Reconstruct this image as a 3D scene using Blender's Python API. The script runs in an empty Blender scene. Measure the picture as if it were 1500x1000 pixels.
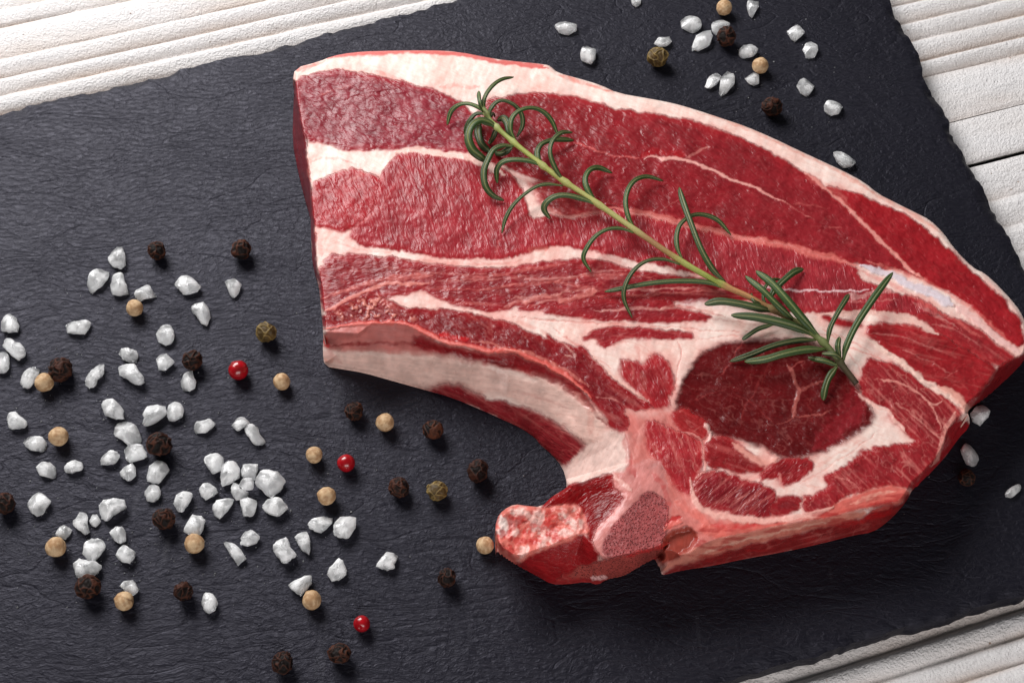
import bpy, math, random
import numpy as np
from mathutils import Vector

# ------------------------------------------------------------------ camera, world, light
sc = bpy.context.scene
R = math.radians
LENS, TILT, DIST = 50.0, R(31), 0.40           # 50 mm lens, tipped 31 degrees off the vertical, 40 cm away
cam_d = bpy.data.cameras.new('camera'); cam_d.lens = LENS; cam_d.sensor_width = 36; cam_d.sensor_fit = 'HORIZONTAL'
cam_d.clip_start = 0.01; cam_d.clip_end = 50
cam = bpy.data.objects.new('camera', cam_d); sc.collection.objects.link(cam)
cam.location = (0, -DIST * math.sin(TILT), DIST * math.cos(TILT)); cam.rotation_euler = (TILT, 0, 0)
sc.camera = cam
w = bpy.data.worlds.new('World'); sc.world = w; w.use_nodes = True
w.node_tree.nodes['Background'].inputs[0].default_value = (0.95, 0.97, 1.0, 1)
w.node_tree.nodes['Background'].inputs[1].default_value = 0.05

def lamp(name, loc, target, sx, sy, watts, color):
    l = bpy.data.lights.new(name, 'AREA'); l.shape = 'RECTANGLE'; l.size = sx; l.size_y = sy; l.energy = watts; l.color = color
    o = bpy.data.objects.new(name, l); sc.collection.objects.link(o); o.location = loc
    o.rotation_euler = (Vector(target) - Vector(loc)).to_track_quat('-Z', 'Y').to_euler()
    return o
lamp('window_softbox', (-0.36, 0.52, 0.52), (0.0, 0.0, 0), 0.52, 0.36, 7.8, (1.0, 0.99, 0.985))
lamp('front_fill', (0.10, -0.75, 0.40), (0.0, 0.0, 0), 0.7, 0.35, 3.1, (1.0, 0.97, 0.96))  # unseen fill lamp, added to brighten the sides facing the camera
sc.view_settings.view_transform = 'Standard'; sc.view_settings.look = 'None'
sc.view_settings.exposure = 0.42; sc.view_settings.gamma = 1.0
sc.render.engine = 'CYCLES'

# ------------------------------------------------------------------ helpers
FPX = 1500 * LENS / 36.0
CT, ST = math.cos(TILT), math.sin(TILT)
def world(px, py, z):
    """tracing coordinates on the 1500-wide picture -> metres, for a point at height z above the slate"""
    px = np.asarray(px, float); py = np.asarray(py, float)
    X = (px - 750) / FPX; Y = -(py - 500) / FPX
    dx, dy, dz = X, Y * CT + ST, Y * ST - CT
    s = (z - DIST * CT) / dz
    return np.stack([dx * s, -DIST * ST + dy * s, np.zeros_like(s) + z], -1)
MM = 0.001
PXM = DIST / FPX                                # metres per tracing pixel at the centre
def lin(c):
    c = np.asarray(c, float) / 255.0
    return np.where(c <= 0.04045, c / 12.92, ((c + 0.055) / 1.055) ** 2.4)
CROP = {'p': (0, 0, 1), '1': (400, 50, .27), '2': (750, 80, .27), '3': (1100, 180, .27), '4': (420, 300, .27), '5': (750, 330, .27),
        '6': (1100, 400, .27), '7': (700, 600, .27), '8': (1000, 560, .3), 'A': (0, 330, .2), 'B': (0, 530, .2), 'C': (0, 710, .2),
        'D': (250, 530, .2), 'E': (280, 680, .22), 'F': (800, 0, .3), 'G': (1300, 550, .22), 'H': (640, 90, .22), 'I': (780, 200, .22),
        'J': (1000, 360, .24), 'K': (0, 150, .3)}
def Q(s):
    """'4: x,y x,y | 5: x,y' -> picture coordinates"""
    out = []
    for seg in s.split('|'):
        k, pts = seg.split(':'); ox, oy, f = CROP[k.strip()]
        for t in pts.split():
            a, b = t.split(','); out.append((ox + float(a) * f, oy + float(b) * f))
    return np.array(out)
def chaikin(P, n=1, closed=True):
    for _ in range(n):
        if closed:
            N = np.roll(P, -1, 0); P = np.stack([.75 * P + .25 * N, .25 * P + .75 * N], 1).reshape(-1, 2)
        else:
            A, B = P[:-1], P[1:]
            P = np.concatenate([P[:1], np.stack([.75 * A + .25 * B, .25 * A + .75 * B], 1).reshape(-1, 2), P[-1:]])
    return P
_T = {}
def vn(x, y, seed):
    if seed not in _T: _T[seed] = np.random.RandomState(seed).rand(256, 256) * 2 - 1
    T = _T[seed]
    xi = np.floor(x).astype(int); yi = np.floor(y).astype(int); fx = x - xi; fy = y - yi
    fx = fx * fx * fx * (fx * (fx * 6 - 15) + 10); fy = fy * fy * fy * (fy * (fy * 6 - 15) + 10)
    a, b = xi & 255, yi & 255; a1, b1 = (xi + 1) & 255, (yi + 1) & 255
    return (T[a, b] * (1 - fx) + T[a1, b] * fx) * (1 - fy) + (T[a, b1] * (1 - fx) + T[a1, b1] * fx) * fy
def fbm(x, y, scale, octv=3, seed=0, gain=.5):
    s = 0; a = 1; t = 0
    c, d = .8, .6
    x = np.asarray(x, float) / scale; y = np.asarray(y, float) / scale
    for i in range(octv):
        s = s + a * vn(x, y, seed + i * 7); t += a; a *= gain
        x, y = (x * c - y * d) * 2.03 + 11.3, (x * d + y * c) * 2.03 + 5.7
    return s / t
def seg_dist(x, y, P, closed=True):
    """distance to polyline, nearest point, inside flag, arc parameter 0..1"""
    A = P; B = np.roll(P, -1, 0)
    if not closed: A, B = P[:-1], P[1:]
    best = np.full(x.shape, 1e18); nx = np.zeros_like(x); ny = np.zeros_like(x); par = np.zeros_like(x); ins = np.zeros(x.shape, bool)
    L = np.hypot(*(B - A).T); cum = np.concatenate([[0], np.cumsum(L)])
    for k in range(len(A)):
        ax, ay = A[k]; bx, by = B[k]; ex, ey = bx - ax, by - ay; l2 = ex * ex + ey * ey + 1e-12
        t = np.clip(((x - ax) * ex + (y - ay) * ey) / l2, 0, 1)
        qx = ax + t * ex; qy = ay + t * ey; d = (x - qx) ** 2 + (y - qy) ** 2
        m = d < best
        best = np.where(m, d, best); nx = np.where(m, qx, nx); ny = np.where(m, qy, ny); par = np.where(m, (cum[k] + t * L[k]) / cum[-1], par)
        if closed and ay != by:
            ins ^= ((ay > y) != (by > y)) & (x < (bx - ax) * (y - ay) / (by - ay) + ax)
    return np.sqrt(best), nx, ny, ins, par
def sd_poly(x, y, P, margin=30):
    out = np.full(x.shape, 1e3)
    lo = P.min(0) - margin; hi = P.max(0) + margin
    m = (x > lo[0]) & (x < hi[0]) & (y > lo[1]) & (y < hi[1])
    d, _, _, ins, _ = seg_dist(x[m], y[m], P); out[m] = np.where(ins, -d, d)
    return out
def sstep(a, b, x):
    t = np.clip((x - a) / (b - a), 0, 1); return t * t * (3 - 2 * t)
def sheet(P, step):
    """grid clipped to an outline, its border snapped onto the outline -> x, y, inside distance, faces"""
    lo = P.min(0) - 2 * step; hi = P.max(0) + 2 * step
    gx = np.arange(lo[0], hi[0], step); gy = np.arange(lo[1], hi[1], step)
    X, Y = np.meshgrid(gx, gy, indexing='ij')
    best = np.full(X.shape, 1e6); nx = X.copy(); ny = Y.copy(); RAD = 12 * step
    A = P; B = np.roll(P, -1, 0); cross = [[] for _ in gx]
    for (ax, ay), (bx, by) in zip(A, B):
        i0, i1 = np.searchsorted(gx, [min(ax, bx) - RAD, max(ax, bx) + RAD]); j0, j1 = np.searchsorted(gy, [min(ay, by) - RAD, max(ay, by) + RAD])
        xs = X[i0:i1, j0:j1]; ys = Y[i0:i1, j0:j1]; ex, ey = bx - ax, by - ay
        t = np.clip(((xs - ax) * ex + (ys - ay) * ey) / (ex * ex + ey * ey + 1e-12), 0, 1); qx = ax + t * ex; qy = ay + t * ey
        d = np.hypot(xs - qx, ys - qy); m_ = d < best[i0:i1, j0:j1]
        best[i0:i1, j0:j1][m_] = d[m_]; nx[i0:i1, j0:j1][m_] = qx[m_]; ny[i0:i1, j0:j1][m_] = qy[m_]
        c0, c1 = np.searchsorted(gx, [min(ax, bx), max(ax, bx)])
        for i in range(c0, c1): cross[i].append(ay + (gx[i] - ax) / (bx - ax) * (by - ay))
    ins = np.array([np.searchsorted(np.sort(c), gy) % 2 for c in cross]).astype(bool)
    sd = np.where(ins, -best, best)
    snap = np.abs(sd) < .5 * step
    X = np.where(snap, nx, X); Y = np.where(snap, ny, Y); sd = np.where(snap, 0, sd)
    ok = sd <= 0
    I = np.arange(X.size).reshape(X.shape)
    c = [ok[:-1, :-1], ok[1:, :-1], ok[1:, 1:], ok[:-1, 1:]]; ii = [I[:-1, :-1], I[1:, :-1], I[1:, 1:], I[:-1, 1:]]
    cnt = sum(k.astype(int) for k in c)
    faces = np.stack([k[cnt == 4] for k in ii], 1).tolist()
    for miss in range(4):
        m = (cnt == 3) & ~c[miss]
        faces += np.stack([ii[k][m] for k in range(4) if k != miss], 1).tolist()
    used = np.zeros(X.size, bool); used[np.array([i for f in faces for i in f])] = True
    remap = np.cumsum(used) - 1
    faces = [[int(remap[i]) for i in f] for f in faces]
    return X.ravel()[used], Y.ravel()[used], -sd.ravel()[used], faces
def border(faces):
    e = {}
    for f in faces:
        for a, b in zip(f, f[1:] + f[:1]):
            if (b, a) in e: del e[(b, a)]
            else: e[(a, b)] = 1
    return list(e)
def vnormals(V, faces):
    N = np.zeros_like(V)
    for n in (3, 4):
        F_ = np.array([f for f in faces if len(f) == n])
        if len(F_) == 0: continue
        if n == 4: fn = np.cross(V[F_[:, 2]] - V[F_[:, 0]], V[F_[:, 3]] - V[F_[:, 1]])
        else: fn = np.cross(V[F_[:, 1]] - V[F_[:, 0]], V[F_[:, 2]] - V[F_[:, 0]])
        for k in range(n):
            for ax_ in range(3): N[:, ax_] += np.bincount(F_[:, k], fn[:, ax_], len(V))
    return N / (np.linalg.norm(N, axis=1, keepdims=True) + 1e-20)
C = sc.collection
def mesh_obj(name, V, faces, mat, parent=None, col=None, uv=None, normals=None, smooth=True, sharp=None):
    me = bpy.data.meshes.new(name)
    me.from_pydata(np.asarray(V).tolist(), [], faces)
    if smooth: me.shade_smooth()
    if col is not None:
        at = me.attributes.new('tint', 'FLOAT_COLOR', 'POINT')
        c4 = np.ones((len(V), 4), np.float32); c4[:, :3] = col; at.data.foreach_set('color', c4.ravel())
    if uv is not None:
        at = me.attributes.new('grain', 'FLOAT_VECTOR', 'POINT')
        v3 = np.zeros((len(V), 3), np.float32); v3[:, :uv.shape[1]] = uv; at.data.foreach_set('vector', v3.ravel())
    if sharp: me.set_sharp_from_angle(angle=sharp)
    if normals is not None: me.normals_split_custom_set_from_vertices(np.asarray(normals).tolist())
    me.materials.append(mat); me.update()
    o = bpy.data.objects.new(name, me); C.objects.link(o)
    if parent: o.parent = parent
    return o
def tag(o, label=None, cat=None, group=None, kind=None):
    if label: o['label'] = label
    if cat: o['category'] = cat
    if group: o['group'] = group
    if kind: o['kind'] = kind
    return o

# ------------------------------------------------------------------ materials
class NT:
    def __init__(s, name):
        s.m = bpy.data.materials.new(name); s.m.use_nodes = True; s.t = s.m.node_tree
        s.b = s.t.nodes['Principled BSDF']
    def n(s, typ, **kw):
        nd = s.t.nodes.new('ShaderNode' + typ)
        for k, v in kw.items():
            if hasattr(nd, k): setattr(nd, k, v)
            else: s.set(nd, k.replace('_', ' '), v)
        return nd
    def set(s, nd, k, v):
        i = nd.inputs[k] if not isinstance(k, int) else nd.inputs[k]
        if isinstance(v, bpy.types.NodeSocket): s.t.links.new(v, i)
        else: i.default_value = v
    def mapv(s, vec, scale):
        nd = s.n('Mapping'); s.set(nd, 'Vector', vec); nd.inputs['Scale'].default_value = scale; return nd.outputs[0]
    def noise(s, vec, scale, detail=3, rough=.55, dist=0.0):
        nd = s.n('TexNoise'); s.set(nd, 'Vector', vec)
        for k, v in (('Scale', scale), ('Detail', detail), ('Roughness', rough), ('Distortion', dist)): nd.inputs[k].default_value = v
        return nd.outputs['Fac']
    def voro(s, vec, scale, feature='F1', rnd=1.0):
        nd = s.n('TexVoronoi'); nd.feature = feature; s.set(nd, 'Vector', vec); nd.inputs['Scale'].default_value = scale
        nd.inputs['Randomness'].default_value = rnd; return nd.outputs['Distance']
    def ramp(s, fac, stops):
        nd = s.n('ValToRGB'); s.set(nd, 'Fac', fac); el = nd.color_ramp.elements
        while len(el) < len(stops): el.new(.5)
        for e, (p, c) in zip(el, stops):
            e.position = p; e.color = (c, c, c, 1) if np.isscalar(c) else (*c, 1)
        return nd.outputs[0]
    def math(s, op, a, b=0.0, c=None):
        nd = s.n('Math'); nd.operation = op; s.set(nd, 0, a); s.set(nd, 1, b)
        if c is not None: s.set(nd, 2, c)
        return nd.outputs[0]
    def mix(s, fac, a, b, mode='MIX'):
        nd = s.n('Mix'); nd.data_type = 'RGBA'; nd.blend_type = mode
        s.set(nd, 0, fac)
        for i, v in ((6, a), (7, b)):
            if isinstance(v, bpy.types.NodeSocket): s.t.links.new(v, nd.inputs[i])
            else: nd.inputs[i].default_value = (*v, 1)
        return nd.outputs[2]
    def bump(s, h, strength, dist, prev=None):
        nd = s.n('Bump'); s.set(nd, 'Height', h); nd.inputs['Strength'].default_value = strength; nd.inputs['Distance'].default_value = dist
        if prev is not None: s.set(nd, 'Normal', prev)
        return nd.outputs[0]
    def attr(s, name, typ='Color'):
        nd = s.n('Attribute'); nd.attribute_name = name; return nd.outputs[typ]
    def obj(s): return s.n('TexCoord').outputs['Object']
    def P(s, **kw):
        for k, v in kw.items(): s.set(s.b, k.replace('_', ' '), v)
        return s.m

def mat_muscle():
    t = NT('raw_muscle'); g = t.attr('grain', 'Vector'); c = t.attr('tint')
    g2 = t.mapv(g, (.40, 1, 1))
    n1 = t.noise(g2, .80, 1.5, .45, 1.1)           # wet wrinkles, about 1 mm
    n2 = t.noise(g2, 2.2, 2, .5, .6)
    n3 = t.noise(g, .22, 3, .5, .3)
    col = t.mix(t.ramp(n1, [(.30, 0.0), (.62, 1.0)]), t.mix(1, c, (.84, .72, .74), 'MULTIPLY'), c)
    b = t.bump(n1, .6, .00052); b = t.bump(n2, .5, .00015, b)
    return t.P(Base_Color=col, Normal=b, Roughness=t.ramp(n3, [(.3, .26), (.7, .40)]), Specular_IOR_Level=.28)
def mat_fat():
    t = NT('raw_fat'); g = t.attr('grain', 'Vector'); c = t.attr('tint')
    n1 = t.noise(t.mapv(g, (.22, 1, 1)), 1.5, 4, .6, .8); n2 = t.noise(g, 4.0, 3, .6)
    col = t.mix(t.ramp(n1, [(.33, .6), (.60, 0.0)]), c, t.mix(1, c, (.93, .76, .72), 'MULTIPLY'))
    b = t.bump(n1, .3, .00028); b = t.bump(n2, .25, .0001, b)
    return t.P(Base_Color=col, Normal=b, Roughness=.40, Specular_IOR_Level=.35)
def mat_bone():
    t = NT('bone'); g = t.attr('grain', 'Vector'); c = t.attr('tint')
    n1 = t.noise(t.mapv(g, (.25, 1, 1)), 1.0, 4, .6, .3); n2 = t.noise(g, .9, 4, .65)
    col = t.mix(t.ramp(n1, [(.35, .5), (.65, 0.0)]), c, t.mix(1, c, (.86, .74, .72), 'MULTIPLY'))
    col = t.mix(t.ramp(n2, [(.62, 0.0), (.74, .55)]), col, (.33, .09, .05))
    b = t.bump(n1, .3, .0003)
    return t.P(Base_Color=col, Normal=b, Roughness=.36, Specular_IOR_Level=.45)
def mat_spongy():
    t = NT('spongy_bone'); g = t.attr('grain', 'Vector'); c = t.attr('tint')
    v = t.voro(t.mapv(g, (1, 1.15, 1)), 1.55); n = t.noise(g, 1.4, 3, .6)
    pore = t.ramp(v, [(.16, 1.0), (.42, 0.0)])
    col = t.mix(pore, c, t.mix(1, c, (.42, .22, .22), 'MULTIPLY'))
    b = t.bump(t.math('SUBTRACT', n, pore), .7, .0004)
    return t.P(Base_Color=col, Normal=b, Roughness=.45, Specular_IOR_Level=.4)
def mat_slate():
    t = NT('slate'); o = t.obj()
    warp = t.n('TexNoise'); t.set(warp, 'Vector', o); warp.inputs['Scale'].default_value = 28; warp.inputs['Detail'].default_value = 2
    wv = t.n('VectorMath'); wv.operation = 'MULTIPLY_ADD'; t.set(wv, 0, warp.outputs['Color']); wv.inputs[1].default_value = (.012, .012, 0); t.set(wv, 2, o)
    p = wv.outputs[0]
    rot = t.n('Mapping'); t.set(rot, 'Vector', p); rot.inputs['Rotation'].default_value = (0, 0, R(-6)); rot.inputs['Scale'].default_value = (.5, 1, 1)
    q = rot.outputs[0]
    a = t.noise(q, 880, 4, .6, .9)                 # fine wrinkles
    b_ = t.noise(q, 210, 3, .55, 1.4)
    cr = t.noise(t.mapv(q, (.6, 1, 1)), 62, 3, .5, .6)
    crack = t.ramp(t.math('ABSOLUTE', t.math('SUBTRACT', cr, .5)), [(0.0, 0.0), (.012, .75), (.05, 1.0)])
    st = t.noise(q, 46, 2, .5, .3)
    step = t.math('SNAP', st, .085)
    fine = t.noise(o, 1500, 2, .6)
    dust = t.ramp(t.voro(o, 420), [(.025, 1.0), (.06, 0.0)])
    dustm = t.math('MULTIPLY', dust, t.ramp(t.noise(o, 60, 2), [(.55, 0.0), (.72, .5)]))
    scr = t.ramp(t.noise(t.mapv(o, (1, .12, 1)), 240, 3, .6, .3), [(.66, 0.0), (.78, .22)])
    big = t.noise(o, 18, 3)
    col = t.mix(big, (.0058, .0056, .0092), (.0098, .0095, .0150))
    col = t.mix(t.ramp(a, [(.3, .35), (.6, 0.0)]), col, (.004, .0038, .006))
    col = t.mix(scr, col, (.09, .09, .10)); col = t.mix(dustm, col, (.30, .30, .32))
    n = t.bump(t.math('ADD', t.math('MULTIPLY', b_, .6), t.math('MULTIPLY', step, .7)), .5, .0007)
    n = t.bump(crack, .4, .0004, n)
    n = t.bump(a, .8, .00055, n); n = t.bump(fine, .35, .00012, n)
    rgh = t.ramp(a, [(.3, .56), (.7, .42)])
    return t.P(Base_Color=col, Normal=n, Roughness=rgh, Specular_IOR_Level=.27, Specular_Tint=(.84, .82, 1.0, 1))
def mat_plank():
    t = NT('white_paint'); o = t.obj()
    g = t.mapv(o, (.55, 1, 1))
    n1 = t.noise(o, 1500, 3, .65); n2 = t.noise(t.mapv(o, (.8, 1, 1)), 620, 3, .6); n3 = t.noise(t.mapv(o, (.12, 1, 1)), 120, 4, .6)
    spk = t.math('MULTIPLY', t.ramp(t.voro(o, 330), [(.06, 1.0), (.13, 0.0)]), t.ramp(t.noise(o, 90, 2), [(.56, 0.0), (.66, 1.0)]))
    c = t.attr('tint')
    col = t.mix(t.ramp(n3, [(.4, 0.0), (.75, .3)]), c, t.mix(1, c, (.90, .83, .76), 'MULTIPLY'))
    col = t.mix(spk, col, (.30, .18, .12))
    b = t.bump(n2, .7, .0008); b = t.bump(n1, 1.0, .0007, b)
    return t.P(Base_Color=col, Normal=b, Roughness=.62, Specular_IOR_Level=.3)
def mat_salt():
    t = NT('salt_crystal'); o = t.obj()
    nd = t.n('ObjectInfo'); v = t.n('VectorMath'); v.operation = 'ADD'; t.set(v, 0, o)
    mul = t.math('MULTIPLY', nd.outputs['Random'], 3.0); cmb = t.n('CombineXYZ'); t.set(cmb, 0, mul); t.set(cmb, 1, mul); t.set(v, 1, cmb.outputs[0])
    n1 = t.noise(v.outputs[0], 380, 2, .5, .3); n2 = t.noise(v.outputs[0], 1300, 3, .6)
    tr = t.ramp(n1, [(.40, .02), (.64, .68)])
    b = t.bump(n1, .25, .0004); b = t.bump(n2, .35, .00018, b)
    t.b.subsurface_method = 'RANDOM_WALK'
    return t.P(Base_Color=(.975, .98, 1.0, 1), Normal=b, Roughness=.3, Coat_Weight=.3, Coat_Roughness=.12, IOR=1.42, Transmission_Weight=tr,
               Subsurface_Weight=1.0, Subsurface_Radius=(1, 1, 1), Subsurface_Scale=.008, Specular_IOR_Level=.4)
def mat_tint(name, rough=.6, bumps=(), spec=.4, coat=0.0, sss=0.0):
    t = NT(name); o = t.obj(); c = t.attr('tint'); n = None; last = None
    for sc_, st, d in bumps:
        last = t.noise(o, sc_, 3, .6, .3); n = t.bump(last, st, d, n)
    if last is not None: c = t.mix(t.ramp(last, [(.3, .5), (.65, 0.0)]), c, t.mix(1, c, (.68, .6, .55), 'MULTIPLY'))
    t.P(Base_Color=c, Roughness=rough, Specular_IOR_Level=spec, Coat_Weight=coat, Coat_Roughness=.15)
    if n is not None: t.P(Normal=n)
    if sss: t.P(Subsurface_Weight=sss, Subsurface_Radius=(1, .6, .3), Subsurface_Scale=.0006)
    return t.m
M = dict(muscle=mat_muscle(), fat=mat_fat(), bone=mat_bone(), spongy=mat_spongy(), slate=mat_slate(), plank=mat_plank(), salt=mat_salt(),
         black=mat_tint('black_pepper', .66, ((1500, .6, .00025), (4200, .6, .00012)), .22),
         white=mat_tint('white_pepper', .62, ((1300, .35, .0002), (3600, .4, .0001)), .3),
         green=mat_tint('green_pepper', .6, ((1500, .5, .00025), (4000, .5, .0001)), .35),
         red=mat_tint('red_pepper', .26, ((900, .12, .0002),), .5, .3),
         leaf=mat_tint('rosemary_leaf', .48, ((2600, .5, .00014),), .4),
         stem=mat_tint('rosemary_stem', .55, ((2200, .4, .00012),), .35))

# ------------------------------------------------------------------ the table: white grooved planks
AD = R(17); UD = np.array([math.cos(AD), math.sin(AD)]); VD = np.array([-math.sin(AD), math.cos(AD)])
ZT = -7.0                                        # plank face below the slate face, mm
GROOVES = [(-190, 1), (-180, 1), (-170, 1), (-160, 1), (-150, 1), (-140, 1.2), (-131, 1.3), (-124, 1.4), (-117.8, 1.6), (-111.1, 1.9), (-96, 1), (-84, .8), (-70, .8), (-55, .8),
           (-40, .8), (-25, .8), (-10, .7), (0, 1.4), (10.5, 1.2), (24, .5), (41.5, .25), (61, 1.9), (68, 1.7), (77, 1.6), (85, 1.6), (93, 1.4), (103, 1), (114, 1), (124, 1.2), (133, 1.3),
           (141.3, 1.4), (148.6, 1.7), (157, 2.0), (171, .9), (178, .8), (186, .8), (196, .8), (206, 1), (216, 1), (226, 1), (240, 1), (255, 1), (270, 1), (290, 1), (310, 1), (330, 1)]
JOINTS = [-190, -84, 24, 41.5, 133, 240, 330]
def profile(v):
    """height of the milled face across the planks, mm"""
    h = np.zeros_like(v)
    for (a, da), (b, db) in zip(GROOVES[:-1], GROOVES[1:]):
        m = (v >= a) & (v < b); s = (b - v[m]) / (b - a); dep = .5 * (da + db)
        pk = .34
        hh = np.where(s < pk, np.abs(np.sin(s / pk * math.pi / 2)) ** .8, np.abs(np.cos((s - pk) / (1 - pk) * math.pi / 2)) ** .9)
        h[m] = dep * (hh - 1) * 1.4
    return h
table = mesh_obj('tabletop', [(*(UD * u + VD * v) * MM, -.016) for u, v in ((-420, -200), (420, -200), (420, 340), (-420, 340))], [[0, 1, 2, 3]], M['plank'],
                 col=np.tile(lin((120, 105, 95)), (4, 1)))
tag(table, 'white painted grooved wooden table under the slate', 'table', kind='structure')
for k, (a, b) in enumerate(zip(JOINTS[:-1], JOINTS[1:])):
    ga = .45 if a == 24 else (.04 if a == 41.5 else .3); gb = .45 if b == 24 else (.04 if b == 41.5 else .3)
    vv = np.arange(a + ga, b - gb + .01, .45); vv[-1] = b - gb; uu = np.arange(-400, 401, 3.0)
    Uu, Vv = np.meshgrid(uu, vv, indexing='ij')
    h = profile(Vv + .7 * fbm(Uu, Vv * 3, 60, 2, 3))
    h += .18 * fbm(Uu, Vv * 4, 9, 3, 21 + k) + .10 * fbm(Uu * .5, Vv, 2.2, 2, 41 + k)
    edge = np.minimum(Vv - vv[0], vv[-1] - Vv); h -= .9 * np.exp(-edge / .35) * (1 if 24 in (a, b) else .6)
    xy = Uu[..., None] * UD + Vv[..., None] * VD
    V = np.concatenate([xy, (ZT + h)[..., None]], -1).reshape(-1, 3) * MM
    dep = np.clip(-h / 2.2, 0, 1)[..., None]       # tan colour strengthens with depth in the grooves
    groove_tan = np.clip(dep * (0.75 + .7 * fbm(Uu, Vv * 3, 25, 3, 61))[..., None], 0, 1) ** 1.3
    col = (lin((232, 229, 229)) * (1 - groove_tan * .6) + lin((186, 154, 126)) * groove_tan * .6).reshape(-1, 3)
    nu, nv = Uu.shape; I = np.arange(nu * nv).reshape(nu, nv)
    faces = np.stack([I[:-1, :-1], I[1:, :-1], I[1:, 1:], I[:-1, 1:]], -1).reshape(-1, 4).tolist()
    V = V.tolist(); col = col.tolist(); n0 = len(V)  # side faces of the plank
    for row, flip in ((I[:, 0], True), (I[:, -1], False)):
        base = len(V)
        for i in row: V.append([V[i][0], V[i][1], -.0155]); col.append(lin((150, 125, 105)).tolist())
        for j in range(len(row) - 1):
            f = [int(row[j]), int(row[j + 1]), base + j + 1, base + j]; faces.append(f[::-1] if flip is False else f)
    mesh_obj('plank', V, faces, M['plank'], table, col=np.array(col))

# ------------------------------------------------------------------ the slate board
SL = Q('p: -300,243 -200,216 -90,190 0,166 40,153 105,139 130,135 190,118 210,116 262,103 300,92 352,80 380,74 412,64 470,50 530,33 600,16 660,0 800,-36 950,-74 1100,-112 1232,-148 1260,-95 1290,-30 1303,0 1316,30 1331,52 1347,85 1352,112 1372,141 1389,172 1399,200 1412,224 1428,252 1441,274 1452,300 1466,322 1480,350 1490,366 1500,388 1560,505 1640,668 1708,806 1600,838 1500,870 1470,876 1440,887 1405,897 1345,915 1330,914 1290,929 1262,936 1200,956 1130,975 1092,987 1050,1001 900,1048 600,1134 200,1250 -150,1350')
SW = world(SL[:, 0], SL[:, 1], 0)[:, :2] * 1000   # mm
pp = []                                            # rough break line: subdivide and jitter
for i in range(len(SW)):
    a, b = SW[i], SW[(i + 1) % len(SW)]; n = max(1, int(np.hypot(*(b - a)) / 1.3))
    for j in range(n):
        q = a + (b - a) * j / n; nrm = np.array([-(b - a)[1], (b - a)[0]]) / np.hypot(*(b - a))
        pp.append(q + nrm * (.55 * fbm(q[0], q[1], 5, 3, 5) + .35 * fbm(q[0], q[1], 1.6, 2, 8)))
x, y, d, faces = sheet(np.array(pp), 0.85)
chip = np.clip(2.6 + 3.2 * fbm(x, y, 9, 3, 15), .4, 9)
z = -np.where(d < chip, np.clip(1 - d / chip, 0, 1) ** 1.2 * np.clip(1.0 + 1.7 * fbm(x, y, 5, 3, 18), .15, 3.0), 0)
z += -.10 * np.floor(4 * fbm(x * .55, y, 30, 3, 25)) / 4 + .05 * fbm(x * .4, y, 5, 3, 28) - .1 * (d < 14) * np.clip(fbm(x, y, 14, 3, 33), 0, 1)
V = np.stack([x, y, z], 1).tolist(); be = border(faces); m = {}
for a, b in be:
    for i in (a, b):
        if i not in m:
            nz = fbm(V[i][0] * 1.0, V[i][1], 2.0, 2, 9)
            m[i] = len(V); V.append([V[i][0] + .5 * nz, V[i][1] + .4 * nz, -6.9])
    faces.append([b, a, m[a], m[b]])
V = np.array(V) * MM
slate = mesh_obj('slate_board', V, faces, M['slate'], sharp=R(50))
tag(slate, 'dark grey slate serving board with chipped edges lying on the white planks', 'board')

# ------------------------------------------------------------------ the steak
OUT = Q('1: 118,185 250,150 320,120 430,100 560,92 850,88 1000,95 1200,135 1330,150 1480,165 | 2: 210,65 250,100 380,135 480,165 575,210 750,240 880,265 1000,300 1150,350 1270,390 | 3: 120,82 250,145 380,205 520,270 620,325 690,385 800,440 900,490 970,525 1040,590 1110,690 1210,790 1270,815 1350,890 1440,990 | p: 1498,462 1505,482 1506,515 1500,528 | 6: 1440,520 1380,580 1300,650 1215,715 1172,742 1190,800 1180,840 1130,890 1060,990 | 8: 1250,395 1160,490 1120,520 1105,560 1050,630 1000,680 930,730 830,745 700,780 500,825 300,860 140,895 | 7: 1100,870 1010,895 995,890 988,840 960,800 920,820 840,870 790,900 700,915 650,950 600,930 480,945 400,945 330,905 200,830 110,770 90,700 100,590 140,540 200,510 260,520 345,527 400,470 490,418 485,400 460,310 400,240 340,190 310,150 240,100 130,50 20,0 | p: 660,581 | 4: 740,1000 560,950 420,910 300,890 205,875 195,800 200,700 185,560 180,480 165,400 140,330 133,200 130,100 | 1: 205,1000 160,850 130,720 105,590 110,400 115,300 105,265')
px, py, dout, faces = sheet(chaikin(OUT, 1), 1.25)
HT = 17.0                                         # steak thickness, mm
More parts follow.
